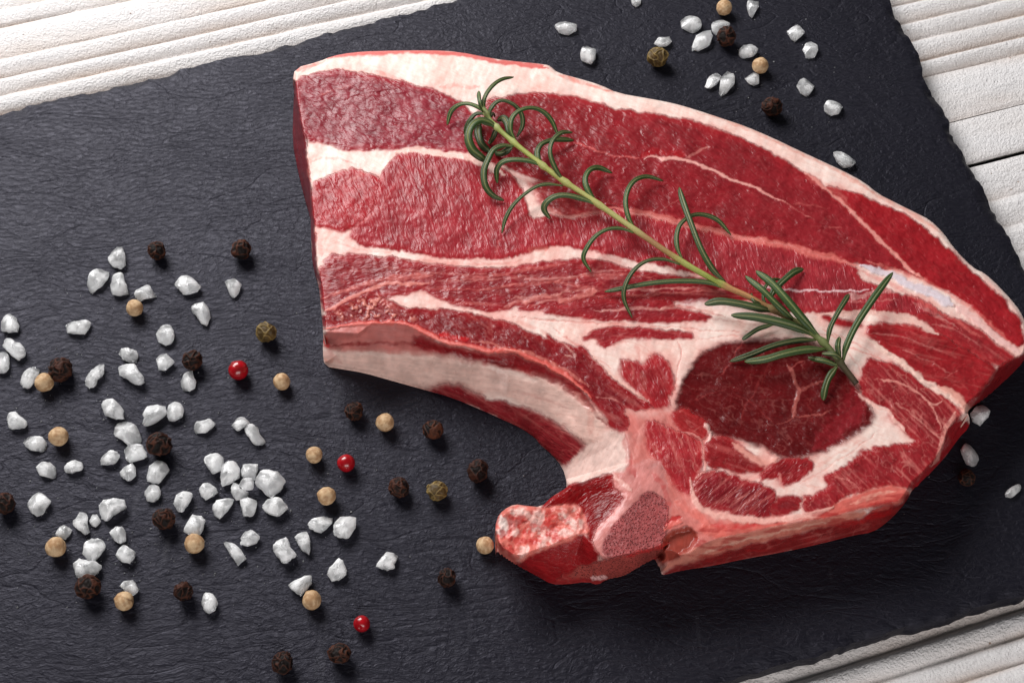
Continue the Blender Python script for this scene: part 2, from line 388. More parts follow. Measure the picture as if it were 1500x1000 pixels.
# side walls seen from the camera: (top edge, foot) pairs, the surface falls from one to the other
WALLS = [
 # left cut side
 (Q('1: 112,255 125,350 150,480 175,600 190,750 203,850 | 4: 145,160 150,300 178,420 190,500'), Q('1: 104,262 110,400 105,590 130,720 160,850 200,985 | 4: 130,180 140,330 165,400 182,500'), 1.0),
 # rib side
 (Q('4: 203,672 380,650 500,640 620,642 720,685 850,755 1000,772 1100,808 | 5: 0,672 120,728 250,795 350,865 425,945 | 7: 690,45 745,100 800,140 815,230 815,335'),
  Q('4: 198,690 195,800 205,875 300,890 420,910 560,950 740,1000 | 7: 20,0 130,50 240,100 310,150 340,190 400,240 460,310 485,400 490,412'), .85),
 # chine side, lower right
 (Q('7: 985,790 1030,750 1120,800 | 8: 130,770 300,738 450,702 600,678 740,655 870,615 1000,588 1060,588 1108,545'),
  Q('7: 990,860 1000,893 1100,872 | 8: 140,895 300,860 500,825 700,780 830,745 930,730 1000,680 1050,630 1106,560'), .9),
 # right lobe side
 (Q('8: 1115,520 1160,470 1200,425 1250,360 1275,310 1295,230 1330,180 1370,150 1396,132'), Q('8: 1120,524 1160,490 1250,395 1300,330 1380,230 1402,195 1395,150'), .9),
 # far right side
 (Q('6: 1175,735 1235,655 1285,600 1310,560 1328,530 1400,490 1460,450 1481,420'), Q('6: 1172,742 1215,715 1300,650 1380,580 1440,520 1483,470'), .9),
 # vertebra and knob side
 (Q('7: 93,690 125,765 215,800 330,752 430,720 560,665 610,715 665,805 800,788 985,745 1040,722'), Q('7: 92,700 110,770 200,830 330,905 400,945 480,945 600,930 650,950 700,915 790,900 840,870 920,820 960,800 985,790'), .75),
]
X1 = px + 3.0 * fbm(px, py, 18, 3, 101) + 1.3 * fbm(px, py, 5, 2, 111); Y1 = py + 3.0 * fbm(px, py, 18, 3, 121) + 1.3 * fbm(px, py, 5, 2, 131)
FAT = (240, 219, 209); PFAT = (231, 176, 162); RED = (136, 31, 38); DARK = (122, 21, 28); WINE = (134, 38, 50); PINK = (196, 88, 84)
# name, tissue, colour, outline, softness, rise (mm), grain angle, marbling
LAY = [
 ('fat_seam', 'fat', (204, 118, 110), '7: 640,60 760,-20 900,20 1060,-20 1110,60 1180,160 1220,260 1160,420 1200,520 | 8: 300,660 450,680 640,650 740,640 740,690 400,760 60,860 | 7: 900,860 620,780 700,500 720,360 800,250 780,130', 14, 0, 60, .5),
 ('muscle', 'muscle', WINE, '1: 112,245 330,198 400,203 600,242 760,282 860,302 1000,358 1060,420 1110,500 1200,560 1200,690 1060,645 960,628 800,622 700,618 520,620 400,637 330,607 280,592 170,575 150,480 125,350', 1.6, .2, 15, .08),
 ('muscle', 'muscle', RED, 'p: 715,149 737,142 772,137 807,138 831,142 858,150 896,160 939,166 974,170 1009,178 1047,191 1082,204 1100,210 1135,229 1175,250 1205,272 1240,302 1275,338 1305,370 1328,392 1345,402 1310,392 1257,386 1219,376 1180,365 1140,354 1100,346 1060,340 1000,324 939,309 885,303 850,290 823,272 777,258 750,245 719,237 690,225 680,190', 1.8, .3, 28, .12),
 ('muscle', 'muscle', (140, 40, 44), '2: 100,690 270,705 400,745 520,820 600,850 420,868 280,880 190,840 130,770', 4, .1, 20, .25),
 ('muscle', 'muscle', (158, 32, 40), '3: 400,345 470,362 560,385 700,445 830,495 930,562 1020,645 1110,725 1220,825 1300,895 1380,965 | 6: 1400,190 1452,255 1475,330 1468,395 1400,372 1300,275 1150,145 1090,100 | 3: 940,850 850,785 760,695 650,575 520,445', 1.6, .35, 35, .10),
 ('muscle', 'muscle', (164, 38, 46), '1: 212,815 280,778 420,738 480,748 560,778 600,800 560,900 520,1000 | 4: 330,140 215,130 150,105 135,60', 2.5, .2, 60, .12),
 ('muscle', 'muscle', (156, 44, 52), '1: 590,760 640,685 720,645 850,640 920,662 1060,672 1180,702 1290,760 1340,830 | 2: 60,780 100,900 180,870 300,905 440,880 560,850 700,875 900,925 1200,1000 | 3: 150,668 300,705 450,745 570,790 | 6: 560,20 760,105 900,140 1000,195 1090,245 1000,222 880,232 720,205 400,212 150,200 0,150 | 5: 1300,380 1150,318 1000,258 850,218 700,188 600,168 460,138 380,126 260,106 | 4: 1400,232 1300,252 1200,282 1130,288 900,283 700,262 560,232 430,222 330,150 | 1: 520,1000 560,900', 1.6, .25, 70, .16),
 ('muscle', 'muscle', RED, '4: 178,320 270,272 400,277 560,292 640,307 820,337 1130,352 1250,342 1480,307 | 5: 380,190 480,188 600,238 700,252 850,275 1000,296 1150,330 1350,362 1480,375 1300,402 1060,402 900,420 700,392 480,392 300,418 155,455 0,462 | 4: 1380,545 1200,560 1050,572 980,548 860,520 790,490 740,462 640,475 560,500 430,495 300,560 192,585', 1.8, .1, 2, .30),
 ('muscle', 'muscle', DARK, '4: 192,600 300,568 420,502 500,500 570,532 640,562 760,572 860,567 980,592 1080,612 1200,642 1300,692 1400,732 1480,770 | 5: 170,590 260,650 400,668 440,722 500,800 560,862 700,948 780,985 | 7: 760,0 830,60 800,130 740,100 690,45 | 5: 425,935 350,852 250,782 120,718 0,660 | 4: 1100,795 1000,748 850,728 720,668 620,628 380,635 200,655', 1.8, -.1, 35, .28),
 ('muscle', 'muscle', RED, '5: 155,465 300,425 480,398 700,396 900,425 860,455 1080,490 1040,515 750,522 500,512 250,485', 2, .2, 0, .18),
 ('muscle', 'muscle', RED, '5: 385,620 420,585 500,560 620,555 750,570 900,580 990,600 900,618 800,605 650,605 560,620 520,655 480,640 450,605', 2, 0, 5, .25),
 ('muscle', 'muscle', (150, 34, 40), '5: 590,745 630,728 672,742 698,758 724,752 750,728 785,702 822,722 862,780 878,840 862,905 845,980 790,1000 735,950 690,905 640,870 596,822', 3, .1, 60, .25),
 ('eye_muscle', 'muscle', (92, 15, 18), 'p: 990,592 1001,557 1020,524 1055,504 1087,497 1150,497 1194,505 1230,532 1251,562 1267,586 1281,608 1278,619 1262,630 1221,655 1189,667 1156,671 1141,668 1114,653 1090,645 1048,639 1039,629 1033,617 1006,612 992,603', 4.0, -.35, 25, .20),
 ('muscle', 'muscle', (152, 40, 46), '6: 595,600 620,482 680,477 780,502 880,562 1000,645 1090,690 1130,760 1120,800 1085,850 1055,910 1040,990 | 8: 1250,370 1200,425 1150,478 1115,515 1030,498 900,528 780,545 740,600 650,640 590,628 590,565 640,545 712,520 705,475 680,455 760,432 850,372 900,322 1080,302 1152,292 1100,248 1035,190 | 6: 740,712 680,718 620,660', 2, .2, 45, .75),
 ('muscle', 'muscle', (138, 34, 42), '8: 60,560 60,480 110,432 180,442 260,462 330,492 400,492 462,545 432,600 430,650 300,650 180,622 90,600', 2.2, .2, 140, .35),
 ('muscle', 'muscle', (142, 34, 38), '8: 112,272 200,262 270,302 330,352 392,392 380,430 270,440 200,412 140,420 112,382', 2.2, .3, 20, .30),
 ('muscle', 'muscle', (146, 34, 40), '8: 372,450 440,392 520,367 600,367 640,402 600,450 500,510 470,462 400,470', 2.2, .1, 140, .30),
 ('muscle', 'muscle', (136, 34, 40), '8: 432,640 442,582 520,552 572,562 572,612 500,640', 2.2, .1, 20, .30),
 ('muscle', 'muscle', (158, 40, 46), '7: 905,70 960,55 1040,110 1130,120 1200,160 1215,200 1215,300 1160,400 1150,470 1080,420 1040,330 980,290 930,240', 3, .1, 70, .75),
 ('muscle', 'muscle', (160, 42, 44), '7: 1060,20 1120,0 1200,40 1240,60 1245,130 1215,160 1140,120 1075,85', 3, .2, 30, .4),
 ('muscle', 'muscle', (158, 36, 42), '6: 700,380 600,300 720,276 880,297 990,322 1100,362 1200,432 1310,492 1326,535 1290,600 1235,658 1170,728 1100,690 1000,632 880,552 780,462', 1.8, .5, 15, .22),
 ('muscle', 'muscle', (164, 46, 52), '6: 870,242 920,232 1000,232 1150,262 1270,335 1360,415 1440,455 1420,482 1330,500 1200,420 1080,350 980,310', 2.2, .1, 35, .35),
 ('muscle', 'muscle', (150, 30, 38), '6: 385,235 450,240 580,275 600,290 500,290 440,270', 2.5, -.2, 10, .2),
 # side of the left cut, side of the right lobes
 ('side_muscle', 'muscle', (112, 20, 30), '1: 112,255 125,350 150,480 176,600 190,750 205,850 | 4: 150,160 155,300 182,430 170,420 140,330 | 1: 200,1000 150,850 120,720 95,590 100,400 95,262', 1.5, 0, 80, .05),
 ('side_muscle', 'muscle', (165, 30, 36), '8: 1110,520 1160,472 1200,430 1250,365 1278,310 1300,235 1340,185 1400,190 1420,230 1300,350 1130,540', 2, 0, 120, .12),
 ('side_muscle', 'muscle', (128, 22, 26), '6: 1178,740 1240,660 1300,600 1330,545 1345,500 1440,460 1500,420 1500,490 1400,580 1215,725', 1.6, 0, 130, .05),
 # rib and its membranes
 ('rib_membrane', 'fat', (192, 112, 106), '4: 203,672 380,652 620,645 720,690 850,760 1000,778 1100,812 | 5: 0,675 120,732 250,800 350,868 430,955 | 7: 700,60 600,90 400,0 | 5: 300,900 100,810 0,780 | 4: 1000,860 700,810 400,790 200,800', 2, 0, 8, .1),
 ('side_muscle', 'muscle', (136, 36, 42), '4: 600,960 900,930 1100,960 | 7: 0,-60 200,-30 330,20 430,60 500,120 560,150 600,200 560,235 500,280 465,310 400,245 340,195 240,105 130,55 20,5 | p: 660,585 620,574', 3, 0, 30, .25),
 ('side_muscle', 'muscle', (142, 30, 36), '4: 680,700 850,768 1000,788 1100,822 | 5: 0,690 120,745 250,812 350,880 420,965 | 7: 690,70 640,60 | 5: 370,950 300,890 200,830 100,800 0,770 | 4: 1000,845 850,805 700,780', 4, -.3, 20, .15),
 ('rib_bone', 'bone', (226, 190, 178), '4: 195,800 230,803 400,806 600,812 850,826 1000,852 1100,880 1250,922 1370,965 | 5: 100,812 200,840 300,900 380,965 | 7: 640,0 690,70 690,130 610,195 560,160 480,90 380,25 250,-30 130,-75 0,-90 | 4: 900,940 740,1010 560,960 420,920 300,900 200,885', 5.5, .35, 8, .0),
 ('rib_bone', 'bone', (230, 200, 190), '7: 690,130 740,108 800,150 810,230 812,320 730,345 610,380 500,415 483,400 468,320 530,255 600,195', 3, 0, 120, .0),
 # vertebra block
 ('muscle', 'muscle', (136, 12, 17), '7: 345,527 400,468 500,413 620,378 728,350 735,400 792,462 762,530 700,590 655,660 610,710 600,680 572,560 558,522 450,518 380,545', 1.6, -.3, 150, .08),
 ('bone_rim', 'bone', (204, 128, 122), '7: 735,400 790,340 860,290 950,280 1010,300 1030,420 1040,560 1030,700 980,760 800,800 660,815 630,720 620,700 700,590 765,530 795,462', 2.2, .1, 120, .0),
 ('spongy_bone', 'spongy', (158, 72, 72), '7: 668,798 682,722 742,622 802,560 872,472 930,450 1008,482 1028,560 1018,700 980,748 800,785', 1.5, -.1, 60, .0),
 ('side_muscle', 'muscle', (150, 40, 40), '7: 95,760 210,825 400,860 560,840 800,790 1000,745 1060,715 970,810 900,860 800,930 650,970 380,970 180,850 90,790', 2, 0, 10, .2),
 ('side_muscle', 'muscle', (146, 24, 28), '7: 205,832 300,772 420,737 560,664 612,716 668,804 560,850 450,880 400,950 330,910', 2.5, 0, 20, .15),
 ('vertebra_side', 'spongy', (150, 62, 56), '7: 540,862 668,815 800,795 1000,748 1045,722 960,800 920,825 840,875 790,905 700,915 600,905 480,910', 2, 0, 10, .0),
 ('cartilage_knob', 'fat', (218, 118, 106), '7: 88,690 98,590 150,533 210,512 300,525 350,545 450,513 560,523 577,580 604,672 560,662 500,712 400,742 300,772 205,832 115,775', 1.8, .5, 20, .2),
 # chine bone along the lower right
 ('fat_strip', 'fat', (200, 98, 88), '8: 740,602 800,562 1000,507 1060,512 1112,540 1065,588 1000,590 870,615 740,655 600,678 450,702 300,738 150,765 60,700 200,690 450,690 650,655', 2.4, .1, 165, .15),
 ('chine_bone', 'bone', (204, 126, 110), '7: 1010,850 1100,800 | 8: 130,775 300,742 450,706 600,682 740,660 870,622 900,640 800,685 600,725 300,800 100,860 | 7: 1000,880', 2, 0, 165, .0),
 ('side_muscle', 'muscle', (134, 34, 34), '7: 1000,900 1010,880 | 8: 100,862 300,802 600,728 800,688 905,642 1000,600 1062,592 1110,545 1120,570 1010,690 930,740 700,790 300,870 0,930', 2.2, 0, 165, .3),
 ('chine_hollow', 'bone', (150, 62, 50), '7: 1020,680 1070,645 1150,640 1200,680 1180,730 1110,790 1030,830 990,850 985,790 1010,740', 3, -1.6, 90, .0),
]
# strokes of fat, sinew and blood: tissue, colour, width px at start and end, path, opacity, raise mm
STR = [
 ('fat', (205, 70, 66), 5, 4, '1: 290,128 430,108 560,98 850,97 1000,104 1100,122 1200,143 1330,160 1480,178 | 2: 100,62 200,75', .85, 0),
 ('fat', (214, 100, 90), 4, 1, '1: 120,200 200,178 290,140', .7, 0), ('fat', (222, 120, 105), 3, 2, '2: 250,112 380,150 560,208', .7, 0),
 ('fat', (226, 140, 120), 2, 3, '2: 1000,308 1270,400 | 3: 250,155 520,280 690,395 900,500 1040,600', .55, 0),
 ('fat', (222, 130, 118), 3, 2, '1: 900,285 1000,282 1120,290', .6, 0), ('fat', (218, 120, 110), 3, 1, '1: 560,200 640,235 760,268', .5, 0),
 ('fat', (240, 200, 188), 4.5, 6, '1: 660,640 740,628 910,650 1060,662 1150,700 1250,760', .9, .1),
 ('fat', (228, 150, 140), 3, 4, '2: 0,640 100,690 150,800 280,890 420,870 560,835', .55, 0),
 ('fat', (214, 112, 104), 4, 6, '2: 500,832 700,855 900,905 1200,985 | 3: 150,660 300,695 450,735 570,775', .75, .1),
 ('fat', (226, 150, 140), 2.2, 2.6, '3: 280,255 390,342 520,452 650,582 760,702 850,785 930,842', .9, .15),
 ('fat', (214, 120, 112), 5, 6, '3: 300,290 380,325 470,375 520,440', .35, 0),
 ('fat', (212, 104, 100), 1.4, 1.2, '2: 330,480 420,505 530,545 620,555 720,560', .7, .1), ('fat', (232, 170, 160), 2.6, 1.2, '2: 720,565 760,555 860,565 950,570 1050,610 1200,680 1320,720 1480,800', .85, .15),
 ('fat', (222, 130, 124), 1.2, .8, '3: 0,335 130,400 230,460 350,530', .55, .1), ('muscle', (176, 26, 32), 3, 6, '2: 690,560 760,525 850,535 940,545', .55, -.3),
 ('fat', (226, 150, 140), 2, 1, '2: 940,560 1000,530 1080,500', .5, 0),
 ('cartilage', (218, 206, 214), 4.5, 6.5, '3: 592,772 700,800 850,862 | 6: 780,35 950,95 1100,175', .95, .3), ('cartilage', (232, 186, 180), 7, 4, '6: 1100,175 1230,265 1340,355 1470,435', .9, .2),
 ('fat', (224, 120, 112), 3, 3, '3: 590,800 760,870 | 6: 900,140 1050,225 1250,350', .5, 0), ('fat', (226, 128, 118), 3, 3, '3: 620,745 800,800 930,845 1100,945 | 6: 1300,270 1420,390', .6, 0),
 ('fat', (234, 196, 196), 1.6, 1.2, '6: 0,60 160,88 400,100 560,100 680,80', .9, .1), ('fat', (234, 190, 182), 5, 3, '6: 520,130 650,115 780,90 860,95', .55, 0),
 ('fat', (232, 190, 178), 3, 6, '6: 390,225 520,218 700,215 850,240 960,300 1010,330', .85, .1), ('fat', (220, 112, 104), 1.2, 1.2, '6: 530,400 640,440 760,480', .5, 0), ('fat', (216, 110, 100), 1.2, 1, '6: 380,300 480,340 600,400', .5, 0),
 ('fat', (240, 206, 192), 4, 5, '6: 640,360 760,440 880,540 1000,630 1100,685 1165,730', .9, .2), ('fat', (236, 176, 160), 6, 5, '8: 1250,20 1330,60 1385,110 1395,150', .8, .1),
 ('fat', (232, 168, 154), 4, 3, '8: 1330,140 1310,190 1280,230 1262,290 1255,360 1220,410', .7, .1),
 ('fat', (226, 150, 138), 1.6, 1, '6: 700,575 800,590 870,630 950,680 990,720 1010,790 1040,850', .8, .1), ('fat', (226, 150, 138), 2, 1, '6: 860,740 920,810 1000,870 1040,920', .7, .1), ('fat', (226, 150, 138), 1.4, 1, '6: 780,700 830,730 900,790', .6, .1), ('fat', (230, 160, 148), 2.4, 1.2, '6: 960,700 1000,715 1040,690', .7, .1),
 ('fat', (236, 190, 178), 2.6, 2, '6: 575,640 620,690 680,735 740,730 780,800 850,870', .8, .1), ('fat', (226, 140, 130), 1, .8, '8: 720,450 800,480 860,510 870,540', .6, 0),
 ('fat', (196, 112, 102), 1.6, 3.4, '6: 195,485 212,520 235,560 262,625 240,700 225,790', .62, .15), ('fat', (186, 100, 92), 3.0, 1.2, '6: 255,640 320,615 385,590 430,585', .55, .1), ('fat', (186, 98, 90), 1.8, 1, '6: 225,780 300,778 385,765 440,740', .6, .1), ('fat', (186, 98, 90), 1.4, .8, '6: 215,795 180,815 140,822', .5, .1), ('fat', (160, 60, 58), 2.5, 1, '6: 60,560 20,640 -30,720 -60,800', .3, 0), ('fat', (150, 56, 54), 1.6, 1, '6: 130,420 90,520 60,600', .3, 0), ('fat', (156, 60, 58), 1.4, 1, '6: -100,640 -20,690 60,760 120,800', .3, 0), ('fat', (150, 54, 52), 1.2, .8, '6: 300,700 340,760 330,830', .3, 0), ('fat', (190, 96, 90), 1.2, 1, '6: 215,520 250,495 290,480', .6, 0), ('fat', (170, 70, 66), 1.2, .8, '6: -50,370 -90,450 -160,560', .5, 0), ('fat', (160, 60, 60), 1, .8, '5: 960,960 1060,920 1160,890', .4, 0),
 ('muscle', (142, 32, 40), 26, 12, '6: 570,640 565,750 440,870 340,950', .6, 0), ('muscle', (150, 40, 48), 12, 6, '6: 600,720 540,800 420,900', .4, 0),
 ('fat', (230, 186, 176), 3.5, 2.5, '8: 105,195 130,230 140,265 115,285', .9, .3), ('fat', (226, 150, 140), 1.6, 1.6, '8: 0,240 60,245 100,290 105,380 115,430 60,470', .75, .15), ('fat', (230, 164, 150), 4, 5, '8: 250,300 310,350 400,400 460,370', .75, .1), ('fat', (226, 150, 140), 2.4, 2, '8: 380,455 340,480 280,470', .6, .1), ('fat', (226, 150, 140), 2, 1, '8: 470,440 480,490 500,520', .7, 0),
 ('fat', (234, 176, 164), 4, 5, '8: 40,470 50,560 100,628 250,672 450,676 650,645 740,600', .85, .2), ('fat', (232, 170, 158), 1.6, 1.2, '8: 590,640 575,600 600,560', .6, 0), ('fat', (232, 180, 168), 2.4, 1.6, '8: 655,530 640,500 600,500', .7, 0),
 ('muscle', (196, 40, 44), 5, 2, '8: 140,690 220,705 300,700 380,690', .6, -.1),
 # streaky flank
 ('fat', (216, 120, 112), 2, 5, '4: 190,505 300,472 400,432 480,412 620,388 790,384', .7, .1), ('fat', (218, 128, 116), 2.4, 3, '4: 190,575 270,552 350,502 430,468 500,432 620,422 780,428', .75, .1), ('fat', (206, 100, 96), 1.4, 1, '4: 700,440 850,470 1000,450', .5, 0),
 ('fat', (218, 120, 112), 1.4, 3, '4: 900,400 1150,385 1300,350 1480,320 | 5: 300,210', .45, .1), ('fat', (214, 118, 110), 1.2, 2, '4: 1000,470 1250,430 1480,420 | 5: 330,330 450,335', .5, .1), ('fat', (220, 130, 120), 2, 5, '4: 1150,560 1300,520 1480,490 | 5: 260,420 420,360 480,350', .7, .1), ('fat', (212, 112, 104), 1.2, 1.2, '5: 0,330 200,320 400,270 600,260 800,290', .4, 0), ('fat', (214, 120, 112), 1.2, 2, '5: 560,370 750,380 950,360 1200,350', .5, .1), ('fat', (214, 118, 112), 1.4, 1.6, '5: 700,340 900,345 1100,340 1300,375', .45, .1), ('fat', (226, 160, 150), 2, 3.4, '5: 440,460 650,455 830,455 960,425', .7, .1), ('fat', (222, 196, 196), 5, 9, '5: 900,430 1060,415 1250,480 1480,545', .55, .1), ('fat', (214, 118, 110), 1.6, 1.2, '5: 300,10 275,90 262,120', .5, .1),
 ('fat', (208, 96, 92), 1.6, 1.2, '4: 1160,180 1140,240 1125,285', .45, 0), ('fat', (216, 110, 108), 1.5, 1, '4: 490,30 440,80 360,140', .5, 0), ('fat', (232, 150, 140), 2.4, 1.2, '1: 400,790 470,770 500,745', .35, 0),
 ('fat', (226, 172, 160), 1.2, 1, '5: 250,620 330,690 350,720 290,705', .7, 0), ('fat', (230, 180, 166), 2, 3, '5: 430,690 520,800 620,880 740,960', .6, .1), ('fat', (214, 130, 116), 1.2, 1, '5: 480,730 540,780', .7, -.1), ('fat', (224, 150, 140), 1.2, 1.6, '5: 450,930 560,940 580,960', .5, 0),
 # rim over the rib
 ('fat', (214, 92, 82), 3, 4, '4: 203,668 380,645 500,635 620,637 720,678 850,742 1000,762 1100,800 | 5: 0,668 120,724 250,790 350,858 430,940', .85, .35), ('fat', (226, 140, 126), 2, 2.5, '4: 1000,735 1100,750 1250,800 | 5: 60,668 200,740 330,810 420,880', .55, .2), ('muscle', (206, 30, 32), 5, 3, '4: 830,700 900,715 980,725', .7, .1),
 ('muscle', (130, 12, 18), 2.5, 5, '4: 210,765 400,758 650,742 800,775 950,800 1100,835 1300,900 | 5: 100,790 250,850 380,935 | 7: 650,40 700,80', .7, -.2), ('muscle', (196, 40, 40), 4, 5, '4: 205,720 220,770', .8, 0),
 ('bone', (206, 140, 128), 4, 4, '5: 330,905 420,985 | 7: 620,60 600,140', .5, 0),
 # red fibres running out into the fat
 ('muscle', (176, 60, 60), 2.5, 1, '5: 840,440 960,446 1080,470 1160,500', .55, 0), ('muscle', (186, 80, 78), 2, 1, '5: 880,425 1000,410 1150,420 1260,450', .45, 0), ('muscle', (180, 70, 70), 1.6, 1, '5: 1050,500 1180,520 1330,540', .4, 0), ('muscle', (176, 64, 64), 1.6, 1, '5: 950,380 1150,385 1300,420', .45, 0),
 ('fat', (226, 160, 150), 2.2, 1, '5: 560,345 760,350 1000,335', .5, .1), ('fat', (222, 150, 142), 2, 1, '5: 60,300 300,290 500,240 620,245', .5, .1), ('fat', (224, 150, 140), 2.4, 1, '5: 0,400 180,385 330,350 480,345', .5, .1), ('fat', (222, 146, 138), 1.6, 1, '5: 100,440 240,400 380,385', .5, .1), ('fat', (220, 140, 132), 1.6, 1, '4: 500,330 700,360 950,380 1150,370', .4, .1), ('fat', (220, 140, 132), 1.4, 1, '4: 820,420 1000,410 1200,400 1400,380', .4, .1),
 ('fat', (224, 150, 142), 1.6, 1, '6: 620,330 760,330 900,370 1040,430', .4, .1), ('fat', (220, 140, 132), 1.4, 1, '6: 820,420 960,470 1080,540', .4, .1), ('fat', (220, 140, 132), 1.4, 1, '6: 980,270 1120,310 1260,400', .45, .1), ('fat', (226, 160, 152), 3, 1, '6: 880,160 1000,220 1120,300', .45, .1), ('fat', (220, 140, 134), 2, 1, '6: 500,150 640,160 800,140', .4, .1), ('fat', (196, 110, 104), 1.2, .8, '6: 1050,560 1090,550 1120,520', .5, 0),
 ('fat', (214, 128, 122), 1.2, .8, '2: 800,850 880,800 960,760', .4, .1), ('fat', (200, 100, 96), 1.2, .8, '3: 230,440 330,440 420,460', .4, .1), ('fat', (206, 110, 104), 1.6, 1, '3: 420,560 500,570', .4, .1), ('fat', (214, 124, 118), 1.4, .8, '1: 250,330 380,290 440,275', .4, .1), ('fat', (120, 20, 26), 1.2, .8, '1: 400,350 560,320 700,295', .5, -.3), ('fat', (124, 22, 28), 1.2, .8, '1: 640,480 740,490 850,500', .5, -.3),
 ('fat', (196, 84, 86), 3, 1.5, '1: 600,900 680,780 760,690', .3, .1), ('fat', (200, 96, 94), 2, 1, '1: 560,1000 600,920 640,860', .35, .1),
 # crevices and sheets in the central fat
 ('fat', (206, 122, 110), 1.3, 1.0, '5: 0,498 250,522 500,532 750,546 1000,562 1300,582', .6, -.25), ('fat', (204, 112, 102), 1.4, 1.0, '5: 900,625 922,700 900,790 872,900', .55, -.2), ('fat', (210, 124, 112), 1.2, 1, '5: 530,650 640,632 720,655 760,700', .5, -.2),
 ('fat', (206, 110, 100), 1.2, 1, '5: 230,555 262,600 335,640 380,655', .6, -.2), ('fat', (212, 130, 118), 1.2, 1, '5: 1000,620 1150,600 1350,592 1480,600', .5, -.2), ('fat', (222, 150, 138), 3, 2, '5: 20,520 120,560 200,600', .5, 0), ('fat', (216, 120, 110), 4, 2, '5: 660,650 700,700 690,740', .35, 0),
 ('fat', (214, 116, 106), 1.2, 1, '6: 250,330 420,330 600,400 700,450', .5, -.2), ('fat', (214, 116, 106), 1.4, 1, '6: 520,420 580,500 600,560', .45, -.2), ('fat', (216, 124, 112), 1.4, 1, '8: 560,500 700,420 850,330 960,230', .4, -.2), ('fat', (222, 140, 126), 3, 2, '8: 640,420 760,350 900,270', .3, 0),
 ('fat', (214, 110, 100), 1.6, 1.2, '1: 200,700 300,660 420,700 480,735', .45, -.2), ('fat', (220, 130, 118), 5, 3, '1: 200,640 195,760 210,800', .5, 0), ('fat', (214, 112, 102), 6, 3, '4: 160,130 180,220 190,280', .5, 0), ('fat', (222, 134, 122), 2, 1, '4: 250,200 420,250 600,262', .5, 0), ('fat', (216, 116, 106), 2.4, 2, '4: 640,300 900,318 1130,322 1300,300', .45, 0), ('fat', (218, 120, 108), 5, 3, '4: 1300,250 1350,240 1420,236', .5, 0),
 ('muscle', (186, 40, 42), 3, 1.5, '8: 200,720 400,690 600,664', .45, 0), ('muscle', (190, 50, 46), 4, 2, '8: 640,668 800,625 960,580', .45, 0), ('fat', (236, 178, 160), 3, 2, '8: 820,590 950,545 1050,530', .5, .1), ('muscle', (176, 34, 36), 2, 3, '8: 900,600 1000,575 1060,560', .4, 0),
 ('fat', (226, 190, 170), 2.2, 1.5, '8: 60,850 300,770 550,715 750,672', .5, .1), ('muscle', (168, 54, 46), 2, 2, '8: 100,840 350,775 600,712 830,655', .45, -.1),
 ('muscle', (182, 34, 36), 6, 3, '4: 205,800 260,830 300,860', .3, 0), ('bone', (196, 120, 100), 2, 2, '4: 205,835 230,850 260,840', .6, 0), ('muscle', (150, 40, 40), 3, 2, '5: 0,900 150,930 300,990', .25, 0),
 ('fat', (168, 84, 78), 4, 5, '5: 705,790 715,840 722,900', .6, 0), ('fat', (220, 150, 140), 2, 3, '5: 640,740 660,790 650,840', .3, 0), ('muscle', (214, 70, 62), 8, 5, '7: 330,640 400,600 440,590', .6, 0), ('muscle', (206, 54, 50), 5, 3, '7: 250,720 330,700 420,700', .5, 0), ('fat', (244, 222, 212), 6, 4, '7: 440,560 520,600 540,640', .6, .1), ('fat', (244, 226, 216), 7, 5, '7: 180,560 240,560 280,570', .6, .1), ('muscle', (198, 44, 42), 2.4, 1.5, '7: 300,540 270,590 220,620', .6, -.2),
 # vertebra blood and gristle
 ('muscle', (176, 30, 34), 5, 7, '7: 800,140 812,220 815,300 850,360', .5, -.2), ('fat', (228, 150, 142), 4, 5, '7: 900,70 880,180 850,270', .6, .1), ('fat', (232, 176, 166), 5, 4, '7: 740,360 780,400 830,440', .8, .2), ('muscle', (190, 26, 30), 5, 2, '7: 950,345 1010,400 1030,500 1028,620', .45, 0),
 ('muscle', (190, 24, 28), 3, 5, '7: 1110,575 1060,595 1025,640', .8, -.2), ('fat', (222, 110, 98), 5, 6, '7: 1060,500 1120,520 1180,560 1240,600 1250,660', .6, .2), ('fat', (222, 110, 100), 4, 3, '7: 1010,650 1050,615 1110,605', .8, .3),
 ('muscle', (200, 44, 40), 5, 3, '7: 240,660 330,620 380,580 450,570', .7, 0), ('muscle', (190, 20, 24), 2, 1.5, '7: 210,560 180,630 130,710', .7, -.2), ('fat', (240, 226, 220), 8, 6, '7: 130,580 140,640 120,690', .8, .1), ('muscle', (204, 60, 52), 4, 2, '7: 300,700 420,690 500,650', .5, 0), ('muscle', (160, 14, 18), 2, 2, '7: 92,690 120,740 140,770', .7, 0), ('muscle', (200, 30, 34), 3, 3, '7: 800,800 1000,742 1045,718', .7, .1),
 ('fat', (232, 180, 176), 4, 3, '7: 610,905 660,915 700,905', .8, .2), ('muscle', (178, 22, 26), 4, 5, '8: 860,680 920,650 1000,640 | 8: 1040,610', .7, 0), ('fat', (220, 110, 98), 3, 3, '8: 930,625 980,610 1010,605', .6, .1),
]
n = len(px)
tone = fbm(px, py, 60, 3, 201)
col = lin(FAT)[None] * np.ones((n, 3))
pk = sstep(.0, .7, fbm(px, py, 40, 3, 205) * .8 + .15)[:, None] * .5
col = col * (1 - pk) + lin(PFAT) * pk
col *= 1 + .10 * fbm(px * .9 + py * .35, (py * .9 - px * .35) * .14, 3.5, 3, 207)[:, None] * np.array([.5, 1, 1])
rid = np.zeros(n, int); rise = .35 * fbm(px, py, 45, 3, 211) + .10 * fbm(px, py, 9, 2, 215)
ang = np.full(n, R(20.0)); specs = [('fat_cap', 'fat')]
